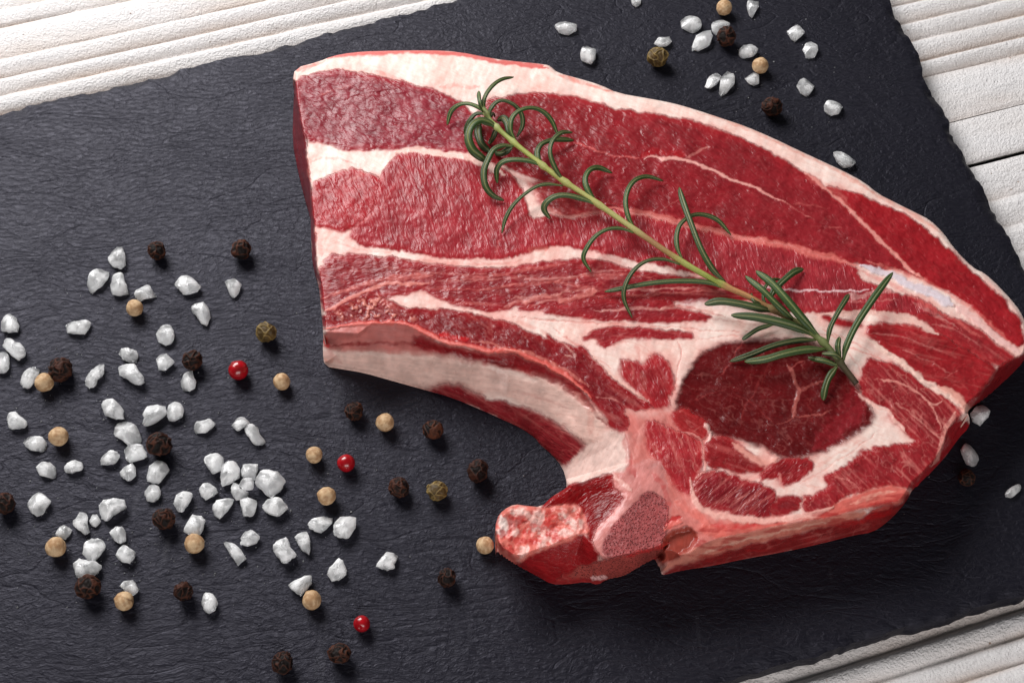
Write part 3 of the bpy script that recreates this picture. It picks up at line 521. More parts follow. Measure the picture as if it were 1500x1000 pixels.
mott = fbm(px, py, 22, 3, 221); fineM = fbm(px, py, 5, 3, 231)
for k, (nm, tis, c, path, soft, dz, ga, marb) in enumerate(LAY):
    a = R(ga); u = px * math.cos(a) + py * math.sin(a); v = -px * math.sin(a) + py * math.cos(a)
    fr = min(3.6, 2.0 + 7 * max(0, marb - .12)) * fbm(u * .2, v, 4.5, 3, 440 + k) if tis == 'muscle' else 0
    sd = sd_poly(X1 + fr * math.cos(a), Y1 + fr * math.sin(a), chaikin(Q(path), 1)) - (2.6 if nm == 'muscle' else 1.5) + 1.5 * fbm(px * .6, py * .6, 7, 2, 420 + k)
    cv = sstep(soft * 1.5, -soft * 1.5, sd); mm = cv > 0
    base = (lin(c) * np.array([.86, .80, .80]) ** (1 if tis == 'muscle' and c not in (RED, DARK, WINE) and ga not in (60, 70) and nm == 'muscle' else 0))[None] * (1 + .26 * mott[:, None] + .12 * fineM[:, None] + .10 * fbm(u * .1, v, 2.6, 2, 460 + k)[:, None])
    if marb:                                       # intramuscular fat: thin branching veins and flecks
        idx = np.where(mm)[0]
        f1 = np.abs(fbm(u[idx] * .5, v[idx], 16, 3, 300 + k)); f2 = np.abs(fbm(u[idx] * .35, v[idx], 7, 3, 340 + k))
        msk = fbm(px[idx], py[idx], 30, 2, 380 + k) * .5 + .5
        vein = np.clip(sstep(.07, .0, f1) * msk * 1.5 + sstep(.06, .0, f2) * (1 - msk) * .8, 0, 1) * marb * .6
        if marb >= .22 and tis == 'muscle':        # pale semi-transparent fibre streaks
            sk = sstep(.12, .6, fbm(u[idx] * .07, v[idx], 4.2, 3, 400 + k)) * min(.6, marb * 1.1) * (.4 + .6 * msk); base[idx] = base[idx] * (1 - sk[:, None]) + lin((220, 128, 120)) * sk[:, None]
        base[idx] = base[idx] * (1 - vein[:, None]) + lin((222, 140, 130)) * vein[:, None]
    if tis == 'muscle' and nm == 'muscle':         # redder towards the fat, duller inside
        ed = sstep(-14, -2, sd)[:, None]; base = base * (1 - .28 * ed) + lin((186, 38, 42)) * .28 * ed
    if nm in ('muscle', 'eye_muscle'):             # fat stained pink where it meets lean
        isf = np.array([q[1] == 'fat' for q in specs])[rid]; halo = (np.exp(-np.clip(sd, 0, 60) / 9) * isf * np.clip(.45 + .7 * mott, 0, 1))[:, None]; col = col * (1 - .6 * halo) + lin((214, 110, 102)) * .6 * halo
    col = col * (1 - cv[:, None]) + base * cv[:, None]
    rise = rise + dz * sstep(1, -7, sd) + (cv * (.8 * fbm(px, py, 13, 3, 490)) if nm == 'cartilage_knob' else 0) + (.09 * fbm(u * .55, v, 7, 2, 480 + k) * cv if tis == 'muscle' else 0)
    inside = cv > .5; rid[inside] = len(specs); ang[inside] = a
    specs.append((nm, tis))
cart = len(specs); specs.append(('cartilage', 'fat'))
seam = len(specs); specs.append(('fat_seam', 'fat'))
for j, (tis, c, w0, w1, path, op, dz) in enumerate(STR):
    P = chaikin(Q(path), 2, False); lo = P.min(0) - 14; hi = P.max(0) + 14
    I = np.where((X1 > lo[0]) & (X1 < hi[0]) & (Y1 > lo[1]) & (Y1 < hi[1]))[0]
    d, _, _, _, par = seg_dist(X1[I], Y1[I], P, False)
    wd = (w0 + (w1 - w0) * par) * (1 + .45 * fbm(X1[I], Y1[I], 10, 2, 500 + j)) * (.25 + .75 * sstep(0, .12, par)) * (.25 + .75 * sstep(1, .88, par))
    cv = sstep(1.35, .55, d / np.maximum(wd, .05)) * op * (1 if op > .7 else .75 + .5 * fbm(X1[I], Y1[I], 6, 2, 560 + j)); cv = np.clip(cv, 0, 1)
    base = lin(c) * (1 + .08 * fineM[I, None])
    col[I] = col[I] * (1 - cv[:, None]) + base * cv[:, None]; rise[I] += dz * cv
    if tis in ('fat', 'cartilage') and op >= .7 and max(w0, w1) >= 2:
        sel = I[(cv > .6)]
        top = np.array([specs[r][1] == 'muscle' for r in rid[sel]]) if len(sel) else np.zeros(0, bool)
        if tis == 'cartilage': rid[sel] = cart
        else: rid[sel[top]] = seam
kn = Q('7: 88,690 98,590 150,533 210,512 300,525 350,545 450,513 560,523 577,580 604,672 560,662 500,712 400,742 300,772 205,832 115,775')
kz = sstep(2, -6, sd_poly(X1, Y1, kn)); bl = (sstep(.05, .35, fbm(px, py, 11, 3, 611)) * kz * .65)[:, None]; wh = (sstep(.08, .4, fbm(px, py, 13, 3, 621)) * kz * .5)[:, None]
col = col * (1 - wh) + lin((242, 222, 212)) * wh; col = col * (1 - bl) + lin((186, 34, 34)) * bl
lz = Q('8: 60,700 450,680 740,600 1000,507 1112,540 1060,600 900,700 300,860 0,920'); lw = sstep(2, -8, sd_poly(X1, Y1, lz))
bl = (sstep(.08, .4, fbm(px * .5 + py * .9, (py - px * .1) * 2, 16, 3, 631)) * lw * .6)[:, None]; col = col * (1 - bl) + lin((158, 26, 28)) * bl
# pale granules in the dark strip above the rib, pores and gristle
gr = Q('4: 250,580 330,540 430,480 520,480 600,560 720,600 700,640 560,640 420,630 300,640')
g = sstep(3, -10, sd_poly(px, py, gr)) * sstep(.15, .45, fbm(px, py, 5.5, 2, 601) + .25 * fbm(px, py, 30, 2, 603))
col = col * (1 - .75 * g[:, None]) + lin((222, 140, 124)) * .75 * g[:, None]; rise += .25 * g
# height: flat top, rounded rim, falling sides
z = HT + rise - 1.3 * np.clip(1 - dout / 6, 0, 1) ** 2
for kw, (top, foot, p) in enumerate(WALLS):
    top = chaikin(top, 1, False); foot = chaikin(foot, 1, False)
    poly = np.concatenate([top, foot[::-1]]); sd = sd_poly(px, py, poly, 8)
    I = np.where(sd < 7)[0]
    dt = seg_dist(px[I], py[I], top, False)[0]; df = seg_dist(px[I], py[I], foot, False)[0]
    df = np.where(df < 9, np.minimum(df, dout[I]), df)
    kp = (sd[I] < 0) | ((df < 7) & (df < dt)); I = I[kp]; dt = dt[kp]; df = df[kp]
    t = df / (df + dt + 1e-6)
    _, _, _, _, pf = seg_dist(px[I], py[I], foot, False); Lf = np.hypot(*np.diff(foot, axis=0).T).sum()
    fade = sstep(0, 1, np.minimum(pf + (9 if kw == 2 else 0), 1 - pf + (9 if kw == 5 else 0)) * Lf / 9)
    z[I] = (1 - fade) * z[I] + fade * (.25 + (HT - .25) * t ** p + rise[I] * (.25 + .75 * t))
# dips and bulges of whole regions (centre, radius px, mm)
for cx, cy, rx, ry, dz in ((1120, 590, 80, 50, -.8), (560, 290, 120, 60, .6), (1000, 230, 190, 60, .5), (1330, 500, 90, 50, .8), (790, 780, 50, 30, -2.5), (860, 735, 40, 30, -1.5), (930, 740, 40, 50, .8), (480, 150, 60, 60, -.6)):
    z += dz * np.exp(-((px - cx) / rx) ** 2 - ((py - cy) / ry) ** 2) * np.clip(z / HT, 0, 1)
# sides facing the camera always come down to the slate
OC = chaikin(OUT, 1); lo_ = np.full(n, 12.0)
nb = np.where(dout < 13)[0]
for k_ in (10, 8, 6, 4, 2):
    ins_ = seg_dist(px[nb], py[nb] + k_, OC)[3]; lo_[nb[~ins_]] = k_ - 2
z = np.minimum(z, .2 + (HT + 2) * lo_ / 9.5)
z[dout <= 0] = np.where(lo_[dout <= 0] < 3, .2, z[dout <= 0])
Eg = np.array([(f[i], f[(i + 1) % len(f)]) for f in faces for i in range(len(f))])
for _ in range(4):                                 # ease steps that are steeper than flesh would hold
    dz_ = np.abs(z[Eg[:, 0]] - z[Eg[:, 1]]); st_ = np.zeros(n); np.maximum.at(st_, Eg[:, 0], dz_); np.maximum.at(st_, Eg[:, 1], dz_)
    den = np.bincount(Eg[:, 0], minlength=n) + np.bincount(Eg[:, 1], minlength=n); av = (np.bincount(Eg[:, 0], z[Eg[:, 1]], n) + np.bincount(Eg[:, 1], z[Eg[:, 0]], n)) / np.maximum(den, 1)
    z = np.where(st_ > .9, .35 * z + .65 * av, z)
z = np.maximum(z, .15)
V = world(px, py, z * MM)
uc, vc = np.cos(ang), np.sin(ang); S = PXM * 1000
uvs = np.stack([(px * uc + py * vc) * S, (-px * vc + py * uc) * S, z * .6], 1)
faces = [f[::-1] for f in faces]
if vnormals(V, faces)[:, 2].mean() < 0: faces = [f[::-1] for f in faces]
# hidden sides: drop the border to the slate
be = border(faces); mp = {}; Vl = [V]; ex = []
cen = V.mean(0)
for a, b in be:
    for i in (a, b):
        if i not in mp: mp[i] = n + len(ex); ex.append(i)
ex = np.array(ex); Vb = V[ex].copy(); Vb[:, 2] = 0.0001
V = np.concatenate([V, Vb]); col = np.concatenate([col, col[ex]]); uv2 = uvs[ex].copy(); uv2[:, 1] += z[ex]; uvs = np.concatenate([uvs, uv2]); rid = np.concatenate([rid, rid[ex]])
for a, b in be: faces.append([b, a, mp[a], mp[b]])
N = vnormals(V, faces)
steak = bpy.data.objects.new('raw_steak', None); C.objects.link(steak); steak.empty_display_size = .02
tag(steak, 'raw bone-in red meat steak with white fat rim and curved rib on the slate', 'meat')
steak.location = (float(cen[0]), float(cen[1]), 0); off = np.array([cen[0], cen[1], 0])
col = np.clip(col, 0, 1)
fid = np.array([rid[f[0]] for f in faces])
# neighbouring faces, then connected pieces; crumbs join a neighbour
Fq = np.array([f if len(f) == 4 else f + [f[-1]] for f in faces]); E_ = np.concatenate([np.sort(Fq[:, [k, (k + 1) % 4]], 1) for k in range(4)]); own = np.tile(np.arange(len(faces)), 4)
key = E_[:, 0].astype(np.int64) * len(V) + E_[:, 1]; od = np.argsort(key, kind='stable'); key = key[od]; own = own[od]
sm = np.where((key[1:] == key[:-1]) & (own[1:] != own[:-1]))[0]; fa, fb = own[sm], own[sm + 1]
def pieces(fid):
    lab = np.arange(len(fid)); same = fid[fa] == fid[fb]; p, q = fa[same], fb[same]
    while len(p):
        lp, lq = lab[p], lab[q]; np.minimum.at(lab, np.maximum(lp, lq), np.minimum(lp, lq))
        while True:
            l2 = lab[lab]
            if (l2 == lab).all(): break
            lab = l2
        k_ = lab[p] != lab[q]; p, q = p[k_], q[k_]
    return lab
for _ in range(2):
    lab = pieces(fid); cnt_ = np.bincount(lab, minlength=len(fid)); small = cnt_[lab] < 90
    for u, v in ((fa, fb), (fb, fa)):
        m_ = small[u] & ~small[v]; tgt = np.full(len(fid), -1); tgt[lab[u[m_]]] = fid[v[m_]]
        ch = small & (tgt[lab] >= 0); fid = np.where(ch, tgt[lab], fid)
        lab = pieces(fid); cnt_ = np.bincount(lab, minlength=len(fid)); small = cnt_[lab] < 90
order = np.argsort(lab, kind='stable'); cuts = np.where(np.diff(lab[order]))[0] + 1
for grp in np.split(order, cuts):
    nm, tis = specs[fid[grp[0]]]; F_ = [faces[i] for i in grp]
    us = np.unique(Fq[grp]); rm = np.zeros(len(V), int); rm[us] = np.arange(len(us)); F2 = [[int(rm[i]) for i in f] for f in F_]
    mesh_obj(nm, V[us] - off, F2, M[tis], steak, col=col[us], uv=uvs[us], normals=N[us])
def top_z(qx, qy):                                 # steak surface height under a tracing point, mm
    i = np.argmin((px - qx) ** 2 + (py - qy) ** 2); return z[i] if n else HT

# ------------------------------------------------------------------ the rosemary sprig
spr = bpy.data.objects.new('rosemary_sprig', None); C.objects.link(spr); spr.empty_display_size = .02
tag(spr, 'green rosemary sprig with narrow curling leaves lying across the steak', 'herb')
o0 = world(1254, 562, HT * MM); spr.location = o0.tolist()
def crom(P, m):
    P = np.asarray(P, float); P = np.vstack([2 * P[0] - P[1], P, 2 * P[-1] - P[-2]]); out = []
    k = len(P) - 3
    for s in np.linspace(0, k, m):
        i = min(int(s), k - 1); t = s - i; a, b, c, d = P[i:i + 4]
        out.append(.5 * (2 * b + (c - a) * t + (2 * a - 5 * b + 4 * c - d) * t * t + (3 * b - a - 3 * c + d) * t ** 3))
    return np.array(out)
SP = Q('p: 705,148 | H: 330,350 380,420 500,530 700,690 850,800 | I: 430,445 680,620 990,830 | J: 250,240 400,310 540,385 700,470 860,590 960,710 1062,842')
sz = np.linspace(22.5, 18.6, len(SP)); sz[-1] = 17.6
S3 = crom(np.column_stack([SP, sz]), 90)
nodes = Q('H: 330,350 400,440 510,545 700,690 850,800 | I: 430,445 680,620 990,830 | J: 250,240 540,385 860,590 960,710')
SCOL = [((705, 148), (150, 165, 95)), ((760, 212), (176, 186, 96)), ((850, 285), (188, 186, 108)), ((930, 336), (190, 184, 118)), ((950, 350), (176, 130, 90)), ((985, 372), (170, 140, 85)), ((1000, 384), (180, 185, 100)), ((1055, 412), (150, 165, 70)), ((1066, 420), (205, 150, 100)), ((1120, 448), (196, 146, 96)), ((1140, 458), (140, 115, 75)), ((1180, 482), (135, 145, 85)), ((1215, 510), (110, 120, 70)), ((1235, 535), (80, 70, 48)), ((1254, 562), (78, 62, 45))]
Vs, Cs, Fs = [], [], []
NS = 12
for i, (a, b, zz) in enumerate(S3):
    c = world(a, b, zz * MM); nx_ = world(*S3[min(i + 1, 89)][:2], S3[min(i + 1, 89)][2] * MM) - world(*S3[max(i - 1, 0)][:2], S3[max(i - 1, 0)][2] * MM)
    t = nx_ / np.linalg.norm(nx_); sd_ = np.cross(t, [0, 0, 1]); sd_ /= np.linalg.norm(sd_); up = np.cross(sd_, t)
    dn = np.min(np.hypot(nodes[:, 0] - a, nodes[:, 1] - b)); r = (.54 + .26 * min(1, i / 30) + .42 * math.exp(-(dn / 5) ** 2)) * MM
    q = np.array([s[0][0] for s in SCOL]); k = np.clip(np.searchsorted(q, a) - 1, 0, len(q) - 2); f = np.clip((a - q[k]) / (q[k + 1] - q[k]), 0, 1)
    cc = lin(SCOL[k][1]) * (1 - f) + lin(SCOL[k + 1][1]) * f
    nd_ = .5 * math.exp(-(dn / 3) ** 2) * (a < 1150); cc = cc * (1 - nd_) + lin((206, 208, 150)) * nd_
    for j in range(NS):
        an = 2 * math.pi * j / NS; rr = r * (1 + .06 * math.cos(3 * an))
        Vs.append(c + sd_ * rr * math.cos(an) + up * rr * math.sin(an) - o0); Cs.append(cc * .78 * (1 + .10 * math.sin(5 * an + i * .1)))
    if i:
        for j in range(NS):
            Fs.append([(i - 1) * NS + j, (i - 1) * NS + (j + 1) % NS, i * NS + (j + 1) % NS, i * NS + j])
Fs.append(list(range(NS))[::-1]); Fs.append([89 * NS + j for j in range(NS)])
mesh_obj('stem', Vs, Fs, M['stem'], spr, col=np.clip(np.array(Cs), 0, 1))
LEAF = [  # path from the stem outwards, width px, lift mm (middle), tip height above the meat mm, roll degrees, tone
 ('H: 320,335 310,270 330,210 380,150 440,115 512,104', 6.5, 4, 3, 20, 1.0), ('H: 305,330 292,290 280,240 279,196', 6.5, 5, 7, 0, 1.25),
 ('H: 325,345 270,300 200,278 140,290 92,335 68,425', 7, 3, 1, -15, 1.1), ('H: 352,385 352,325 392,272 445,258 515,288 562,345 570,425 532,505', 7, 5, 1.2, 20, .95),
 ('H: 405,445 350,405 285,388 228,425 205,500 232,580 290,632 350,668', 13.5, 6, 2.5, -25, 1.0), ('H: 330,352 265,345 220,385 195,440 190,500', 8, 1.5, 1, -20, .75),
 ('H: 285,400 272,470 295,545 350,600', 11, 1.5, .8, -10, .72), ('H: 512,565 440,558 375,585 335,655 310,730 322,825 372,890 448,926', 9.5, 4, 1, -20, .95),
 ('H: 395,450 375,500 345,550', 8, .8, .5, 0, .7), ('H: 500,575 455,600 420,610 385,605', 10, .8, .6, 10, .6), ('H: 500,500 478,455 465,405 440,375 400,392', 10, 2.5, 3, 20, .8),
 ('H: 525,530 490,455 495,382 540,330 620,306 700,328 762,390 806,490', 8.5, 6, 1.6, 20, 1.05), ('H: 345,380 372,345 390,365', 6, .8, 1, 0, .6),
 ('H: 700,695 620,662 520,650 440,665 398,720 402,812', 8, 3.5, 1.2, -20, 1.1), ('H: 705,680 672,640 668,590 700,545 770,520 850,518 912,525', 8.5, 2.5, 1.2, 20, .85),
 ('H: 850,805 785,705 752,605 770,525 830,472 905,472', 7, 5.5, 5.5, 20, 1.05), ('H: 840,828 740,815 660,832 570,892 500,965 455,1050 432,1145', 6.5, 3, 1, -15, 1.0),
 ('I: 430,452 330,412 230,388 150,395 92,435 78,485 118,548', 9, 4, 1.2, -20, 1.1), ('I: 425,435 370,360 348,285 378,222 440,205 532,242', 8.5, 4, 1.5, 20, 1.0),
 ('I: 690,625 640,540 618,430 640,340 692,282 770,265 872,295', 8, 4.5, 1.5, 20, 1.05), ('I: 675,640 590,610 500,615 420,660 360,740 340,815 392,902', 7, 4, 1, -20, 1.05),
 ('I: 1000,820 965,742 958,660 985,580 1062,523 1150,520 1240,560 1322,655', 7, 3, 1, 20, .95), ('I: 1285,970 1200,880 1120,740 1050,560 1000,420 978,338', 9, 5, 6, 0, 1.05),
 ('5: 912,212 820,182 730,192 660,242 615,320 608,400 652,502', 6, 4, 1, -20, .95), ('5: 1135,335 1050,306 900,300 750,312 600,340 502,360', 7.5, 2, 1, -10, .95),
 ('J: 555,398 450,374 330,348 220,336 133,356', 12, 3, 3, 0, 1.05), ('J: 790,540 690,492 560,455 430,430 296,422', 12, 3.5, 4, 0, 1.0), ('J: 690,460 590,370 490,270 383,183', 9, 5, 6, 0, 1.05),
 ('J: 835,555 740,450 640,330 540,220 448,152', 12, 5.5, 7, 0, 1.05), ('J: 530,320 570,255 640,188 690,152 738,140', 9.5, 1.5, 1, 10, .9), ('J: 520,370 492,320 505,250 550,206 606,205', 5, 1, 1, 0, .9), ('J: 525,362 450,345 425,320 420,288', 4.5, 1.5, 2.5, 0, .8),
 ('J: 560,478 470,502 400,545 364,572', 6.5, .6, .6, 0, .8), ('J: 815,572 700,575 560,605 420,660 288,705', 8, 1.5, .8, -10, .85), ('J: 875,630 750,630 620,655 500,690 378,706', 10.5, 3.5, 2.5, -10, 1.1),
 ('J: 885,595 900,500 950,400 1000,320 1016,294', 7.5, 3, 2, 10, .9), ('J: 980,700 1000,610 1060,480 1150,340 1230,230 1283,163', 10, 4, 4, 5, 1.1), ('J: 965,690 948,615 958,555', 7.5, 3, 4, 0, .95),
 ('J: 985,705 930,662 850,656', 5.5, 3, 3, 0, 1.15), ('J: 945,728 860,698 764,680', 7.5, 1.5, 1.5, 0, .9), ('J: 942,735 895,800 870,870 858,942', 9.5, 1, .7, 0, .95),
]
ACR = np.array([-1.0, -.82, -.55, -.28, -.10, 0, .10, .28, .55, .82, 1.0])
HGT = np.array([-.26, .0, .13, .17, .08, -.02, .08, .17, .13, .0, -.26])
rl = np.random.RandomState(4)
for path, wpx, lift, tip, roll, tone_ in LEAF:
    P = Q(path); m = 34
    i0 = np.argmin(np.hypot(S3[:, 0] - P[0, 0], S3[:, 1] - P[0, 1])); zb = S3[i0, 2] if np.hypot(S3[i0, 0] - P[0, 0], S3[i0, 1] - P[0, 1]) < 14 else top_z(*P[0]) + 1.5
    s = np.linspace(0, 1, len(P)); zt = top_z(*np.clip(P[-1], 430, 1490)) + tip
    zz = zb * (1 - s) + zt * s + .7 * lift * np.sin(np.pi * s) * (1 - .25 * s)
    ctr = crom(np.column_stack([P, zz]), m); c3 = world(ctr[:, 0], ctr[:, 1], ctr[:, 2] * MM)
    floor = np.array([top_z(a, b) + .7 for a, b, _ in ctr]); zf = np.maximum(ctr[:, 2], floor); c3 = world(ctr[:, 0], ctr[:, 1], zf * MM)
    T_ = np.gradient(c3, axis=0); T_ /= np.linalg.norm(T_, axis=1, keepdims=True)
    s = np.linspace(0, 1, m); hw = wpx * .53 * (.9 + .2 * rl.rand()) * (1 + .05 * np.sin(9 * np.linspace(0, 1, m) + 6 * rl.rand())) * PXM * (.42 + .58 * sstep(0, .22, s)) * np.sqrt(np.clip(1 - ((s - .72) / .285).clip(0, 1) ** 2.2, .02, 1))
    Vs, Cs, Fs = [], [], []
    jit = rl.rand(3) * .16 + .92
    for i in range(m):
        side = np.cross(T_[i], [0, -.25, 1.0]); side /= np.linalg.norm(side); up = np.cross(side, T_[i])
        an = R(roll) * math.sin(math.pi * min(1, s[i] * 1.2)); sd_ = side * math.cos(an) + up * math.sin(an); up = np.cross(sd_, T_[i])
        for j, (a, h) in enumerate(zip(ACR, HGT)):
            Vs.append(c3[i] + sd_ * a * hw[i] + up * h * hw[i] * 1.1 - o0)
            mid = math.exp(-(a / .17) ** 2); rim = max(0, abs(a) - .8) / .2
            g = lin((54, 78, 36)) * (1 - mid * .8) + lin((156, 160, 104)) * mid * .8
            g = g * (1 - .35 * rim) + lin((80, 106, 52)) * .35 * rim
            g = g * (1 - .35 * math.exp(-s[i] / .08)) + lin((130, 150, 70)) * .35 * math.exp(-s[i] / .08)
            Cs.append(g * tone_ * jit * .82)
        for j, (a, h) in enumerate(((1, -.30), (.45, -.28), (-.45, -.28), (-1, -.30))):   # pale underside
            Vs.append(c3[i] + sd_ * a * .93 * hw[i] + up * (h - (.05 if abs(a) < .9 else .04)) * hw[i] * 1.1 - o0); Cs.append(lin((128, 146, 110)) * tone_)
        K = len(ACR) + 4
        if i:
            for j in range(K):
                Fs.append([(i - 1) * K + j, i * K + j, i * K + (j + 1) % K, (i - 1) * K + (j + 1) % K])
    Fs.append(list(range(K))); Fs.append([(m - 1) * K + j for j in range(K)][::-1])
    mesh_obj('leaf', Vs, Fs, M['leaf'], spr, col=np.clip(np.array(Cs), 0, 1))

# ------------------------------------------------------------------ peppercorns
def ico(sub):
    import bmesh
    bm = bmesh.new(); bmesh.ops.create_icosphere(bm, subdivisions=sub, radius=1.0)
    v = np.array([q.co[:] for q in bm.verts]); f = [[q.index for q in g.verts] for g in bm.faces]; bm.free(); return v, f
I4, I4F = ico(5); I3, I3F = ico(4)
def snoise(v, rs, freq, terms=14):
    s = 0
    for _ in range(terms):
        k = rs.randn(3); k *= freq * (.6 + .8 * rs.rand()) / np.linalg.norm(k); s = s + np.sin(v @ k + rs.rand() * 6.28)
    return s / math.sqrt(terms / 2)
def peppercorn(kind, x_, y_, rpx, label, seed, tilt=0.0):
    rs = np.random.RandomState(seed)
    c0 = world(x_, y_, rpx * PXM); rr = rpx * np.linalg.norm(c0 - np.array(cam.location)) / FPX * 1.0
    c0 = world(x_, y_, rr)
    if kind in ('black', 'green'):
        v, F_ = I4, I4F
        pts = rs.randn(26 if kind == 'black' else 16, 3); pts /= np.linalg.norm(pts, axis=1, keepdims=True)
        wv = v + .13 * np.stack([snoise(v, rs, 6) for _ in range(3)], 1)
        D = np.sort(np.linalg.norm(wv[:, None] - pts[None], axis=2), 1); e = D[:, 1] - D[:, 0]
        ridge = np.exp(-(e / (.085 if kind == 'black' else .10)) ** 2)
        h = .97 + .13 * ridge + .03 * snoise(v, rs, 3) + .022 * snoise(v, rs, 12) - .05 * np.exp(-(e - .28) ** 2 / .01)
        V = v * h[:, None] * (1 + .06 * rs.randn(3)) * .97
        if kind == 'black':
            br = rs.rand() * .5
            cc = lin((20, 12, 10)) * (1 - ridge[:, None]) + lin((70 + 26 * br, 38 + 12 * br, 27)) * ridge[:, None]
        else: cc = lin((84, 66, 34)) * (1 - ridge[:, None]) + lin((138, 116, 66)) * ridge[:, None]
        cc = cc * (1 + .25 * snoise(v, rs, 7)[:, None] * .5)
    elif kind == 'white':
        v, F_ = I3, I3F
        h = 1 + .026 * snoise(v, rs, 3) + .012 * snoise(v, rs, 11) - .03 * np.exp(-(snoise(v, rs, 5) / .12) ** 2) * rs.rand()
        d = rs.randn(3); d[2] = abs(d[2]) * .7; d[1] -= .3; d /= np.linalg.norm(d)
        nub = np.exp(-((1 - v @ d) / .02)) * (.13 if tilt else -.06); h = h + nub
        V = v * h[:, None]; tq = np.clip(.5 + .35 * snoise(v, rs, 5) + .35 * snoise(v, rs, 16), 0, 1)[:, None]
        cc = lin((208, 178, 140)) * (1 - tq * .8) + lin((160, 120, 82)) * tq * .8
        if tilt == 2: cr = np.exp(-((v @ np.cross(d, [0, 0, 1])) / .06) ** 2)[:, None] * (v[:, :1] > .2); cc = cc * (1 - .75 * cr) + lin((84, 50, 28)) * .75 * cr
    else:
        v, F_ = I3, I3F
        d = rs.randn(3); d[2] = abs(d[2]) + .4; d[1] += .5; d /= np.linalg.norm(d)
        h = 1 + .01 * snoise(v, rs, 3) - .14 * np.exp(-((1 - v @ d) / .03))
        V = v * h[:, None]; cc = lin((158, 6, 20))[None] * (1 + .12 * snoise(v, rs, 6)[:, None])
        if tilt == 2:
            cr = np.exp(-((v @ np.array([.15, .75, .62]) - .45 + .12 * np.sin(4 * v[:, 0])) / .05) ** 2); cc = cc * (1 - .6 * cr[:, None]) + lin((92, 40, 16)) * .6 * cr[:, None]; V = V * (1 - .05 * cr[:, None])
        if tilt == 3:
            q = np.exp(-((1 - v @ np.array([-.25, -.9, -.1])) / .012)); V = V * (1 + .25 * q[:, None]); cc = cc * (1 - q[:, None]) + lin((120, 60, 30)) * q[:, None]
    V = V * rr; V[:, 2] -= V[:, 2].min(); V = V + np.array([0, 0, 0.00005])
    o = mesh_obj({'black': 'black_peppercorn', 'white': 'white_peppercorn', 'green': 'green_peppercorn', 'red': 'red_peppercorn'}[kind], V, F_, M[kind], col=np.clip(cc, 0, 1))
    o.location = (c0[0], c0[1], 0)
    tag(o, label, 'peppercorn', {'black': 'black peppercorns', 'white': 'white peppercorns', 'green': 'green peppercorns', 'red': 'red peppercorns'}[kind] + ' scattered on the slate')
CORNS = [
 ('black', 230, 368, 13, 'wrinkled black peppercorn right of the topmost salt crystal at left', 0), ('black', 354, 367, 13.5, 'black peppercorn above the lone small salt crystal nearest the steak side', 0),
 ('black', 282, 528, 14, 'black peppercorn directly above a small salt crystal, left of the split red one', 0), ('black', 89, 541, 15, 'reddish black peppercorn beside the white one near the left edge', 0),
 ('black', 234, 652, 16.5, 'large smooth dark brown peppercorn right of the salt column at left', 0), ('black', 7, 738, 14, 'black peppercorn cut off by the left edge of the picture', 0),
 ('black', 240, 760, 15, 'wrinkled black peppercorn above the salt crystal resting on a white peppercorn', 0), ('black', 129, 859, 16, 'large black peppercorn leaning against a flat salt crystal at lower left', 0),
 ('black', 269, 867, 14, 'small ridged brown black peppercorn left of the lowest salt crystal', 0), ('black', 519, 602, 13, 'ragged-topped black peppercorn below the rib end of the steak', 0),
 ('black', 635, 630, 13.5, 'round black peppercorn just under the middle of the rib', 0), ('black', 700, 690, 16.5, 'large black peppercorn closest to the hollow of the rib curve', 0),
 ('black', 584, 714, 14.5, 'wrinkled black peppercorn just left of the green peppercorn', 0), ('black', 655, 846, 14, 'smooth black peppercorn standing alone below left of the bone knob', 0),
 ('black', 414, 971, 14.5, 'black peppercorn nearest the bottom edge of the picture', 0), ('black', 497, 957, 15.5, 'brown black peppercorn with crown tip below the lowest red peppercorn', 0),
 ('black', 1064, 54, 14, 'black peppercorn touching a salt crystal at the upper right', 0), ('black', 1131, 157, 13.5, 'black peppercorn alone just above the fat rim at upper right', 0),
 ('black', 1416, 699, 11.5, 'dark peppercorn below the salt crystal at the right side of the steak', 0),
 ('green', 390, 487, 15, 'green brown peppercorn nearest the left cut side of the steak', 0), ('green', 640, 719, 14, 'hollow-looking yellow green peppercorn below the rib curve', 0), ('green', 964, 84, 14, 'olive green peppercorn above the fat rim at the top', 0),
 ('white', 197, 451, 12, 'tan peppercorn touching the lower tip of a triangular salt crystal', 0), ('white', 65, 560, 13, 'tan peppercorn between a long salt crystal and a reddish black peppercorn', 0),
 ('white', 86, 639, 13.5, 'tan peppercorn right of an oblong salt crystal near the left edge', 0), ('white', 82, 801, 14, 'tan peppercorn touching a small salt square at lower left', 0),
 ('white', 182, 880, 13.5, 'cracked yellow tan peppercorn beneath a small salt crystal at lower left', 2), ('white', 285, 796, 14, 'tan peppercorn touching the foot of an upright oblong salt crystal', 1),
 ('white', 413, 559, 12.5, 'tan peppercorn nearest the squared end of the rib', 0), ('white', 564, 619, 13.5, 'pale peppercorn between two black ones under the rib', 0),
 ('white', 460, 666, 12, 'tan peppercorn immediately left of a bright red peppercorn', 0), ('white', 479, 726, 13.5, 'cream peppercorn with a stalk nub above two adjoining salt crystals', 1),
 ('white', 457, 878, 14, 'cream peppercorn touching a winged salt crystal at bottom centre', 1), ('white', 711, 798, 13, 'cream peppercorn touching the white bone knob of the steak', 0),
 ('white', 1061, 12, 11, 'tan peppercorn cut close to the top edge of the picture', 0), ('white', 1114, 96, 11.5, 'pinkish tan peppercorn with a nub among the upper right salt', 1),
 ('red', 349, 542, 14.5, 'red peppercorn with split brown skin left of the rib end', 2), ('red', 507, 678, 13, 'smooth crimson peppercorn right of a tan one in the middle of the slate', 0), ('red', 530, 913, 12, 'glossy red peppercorn with a stalk stub near the bottom', 3),
]
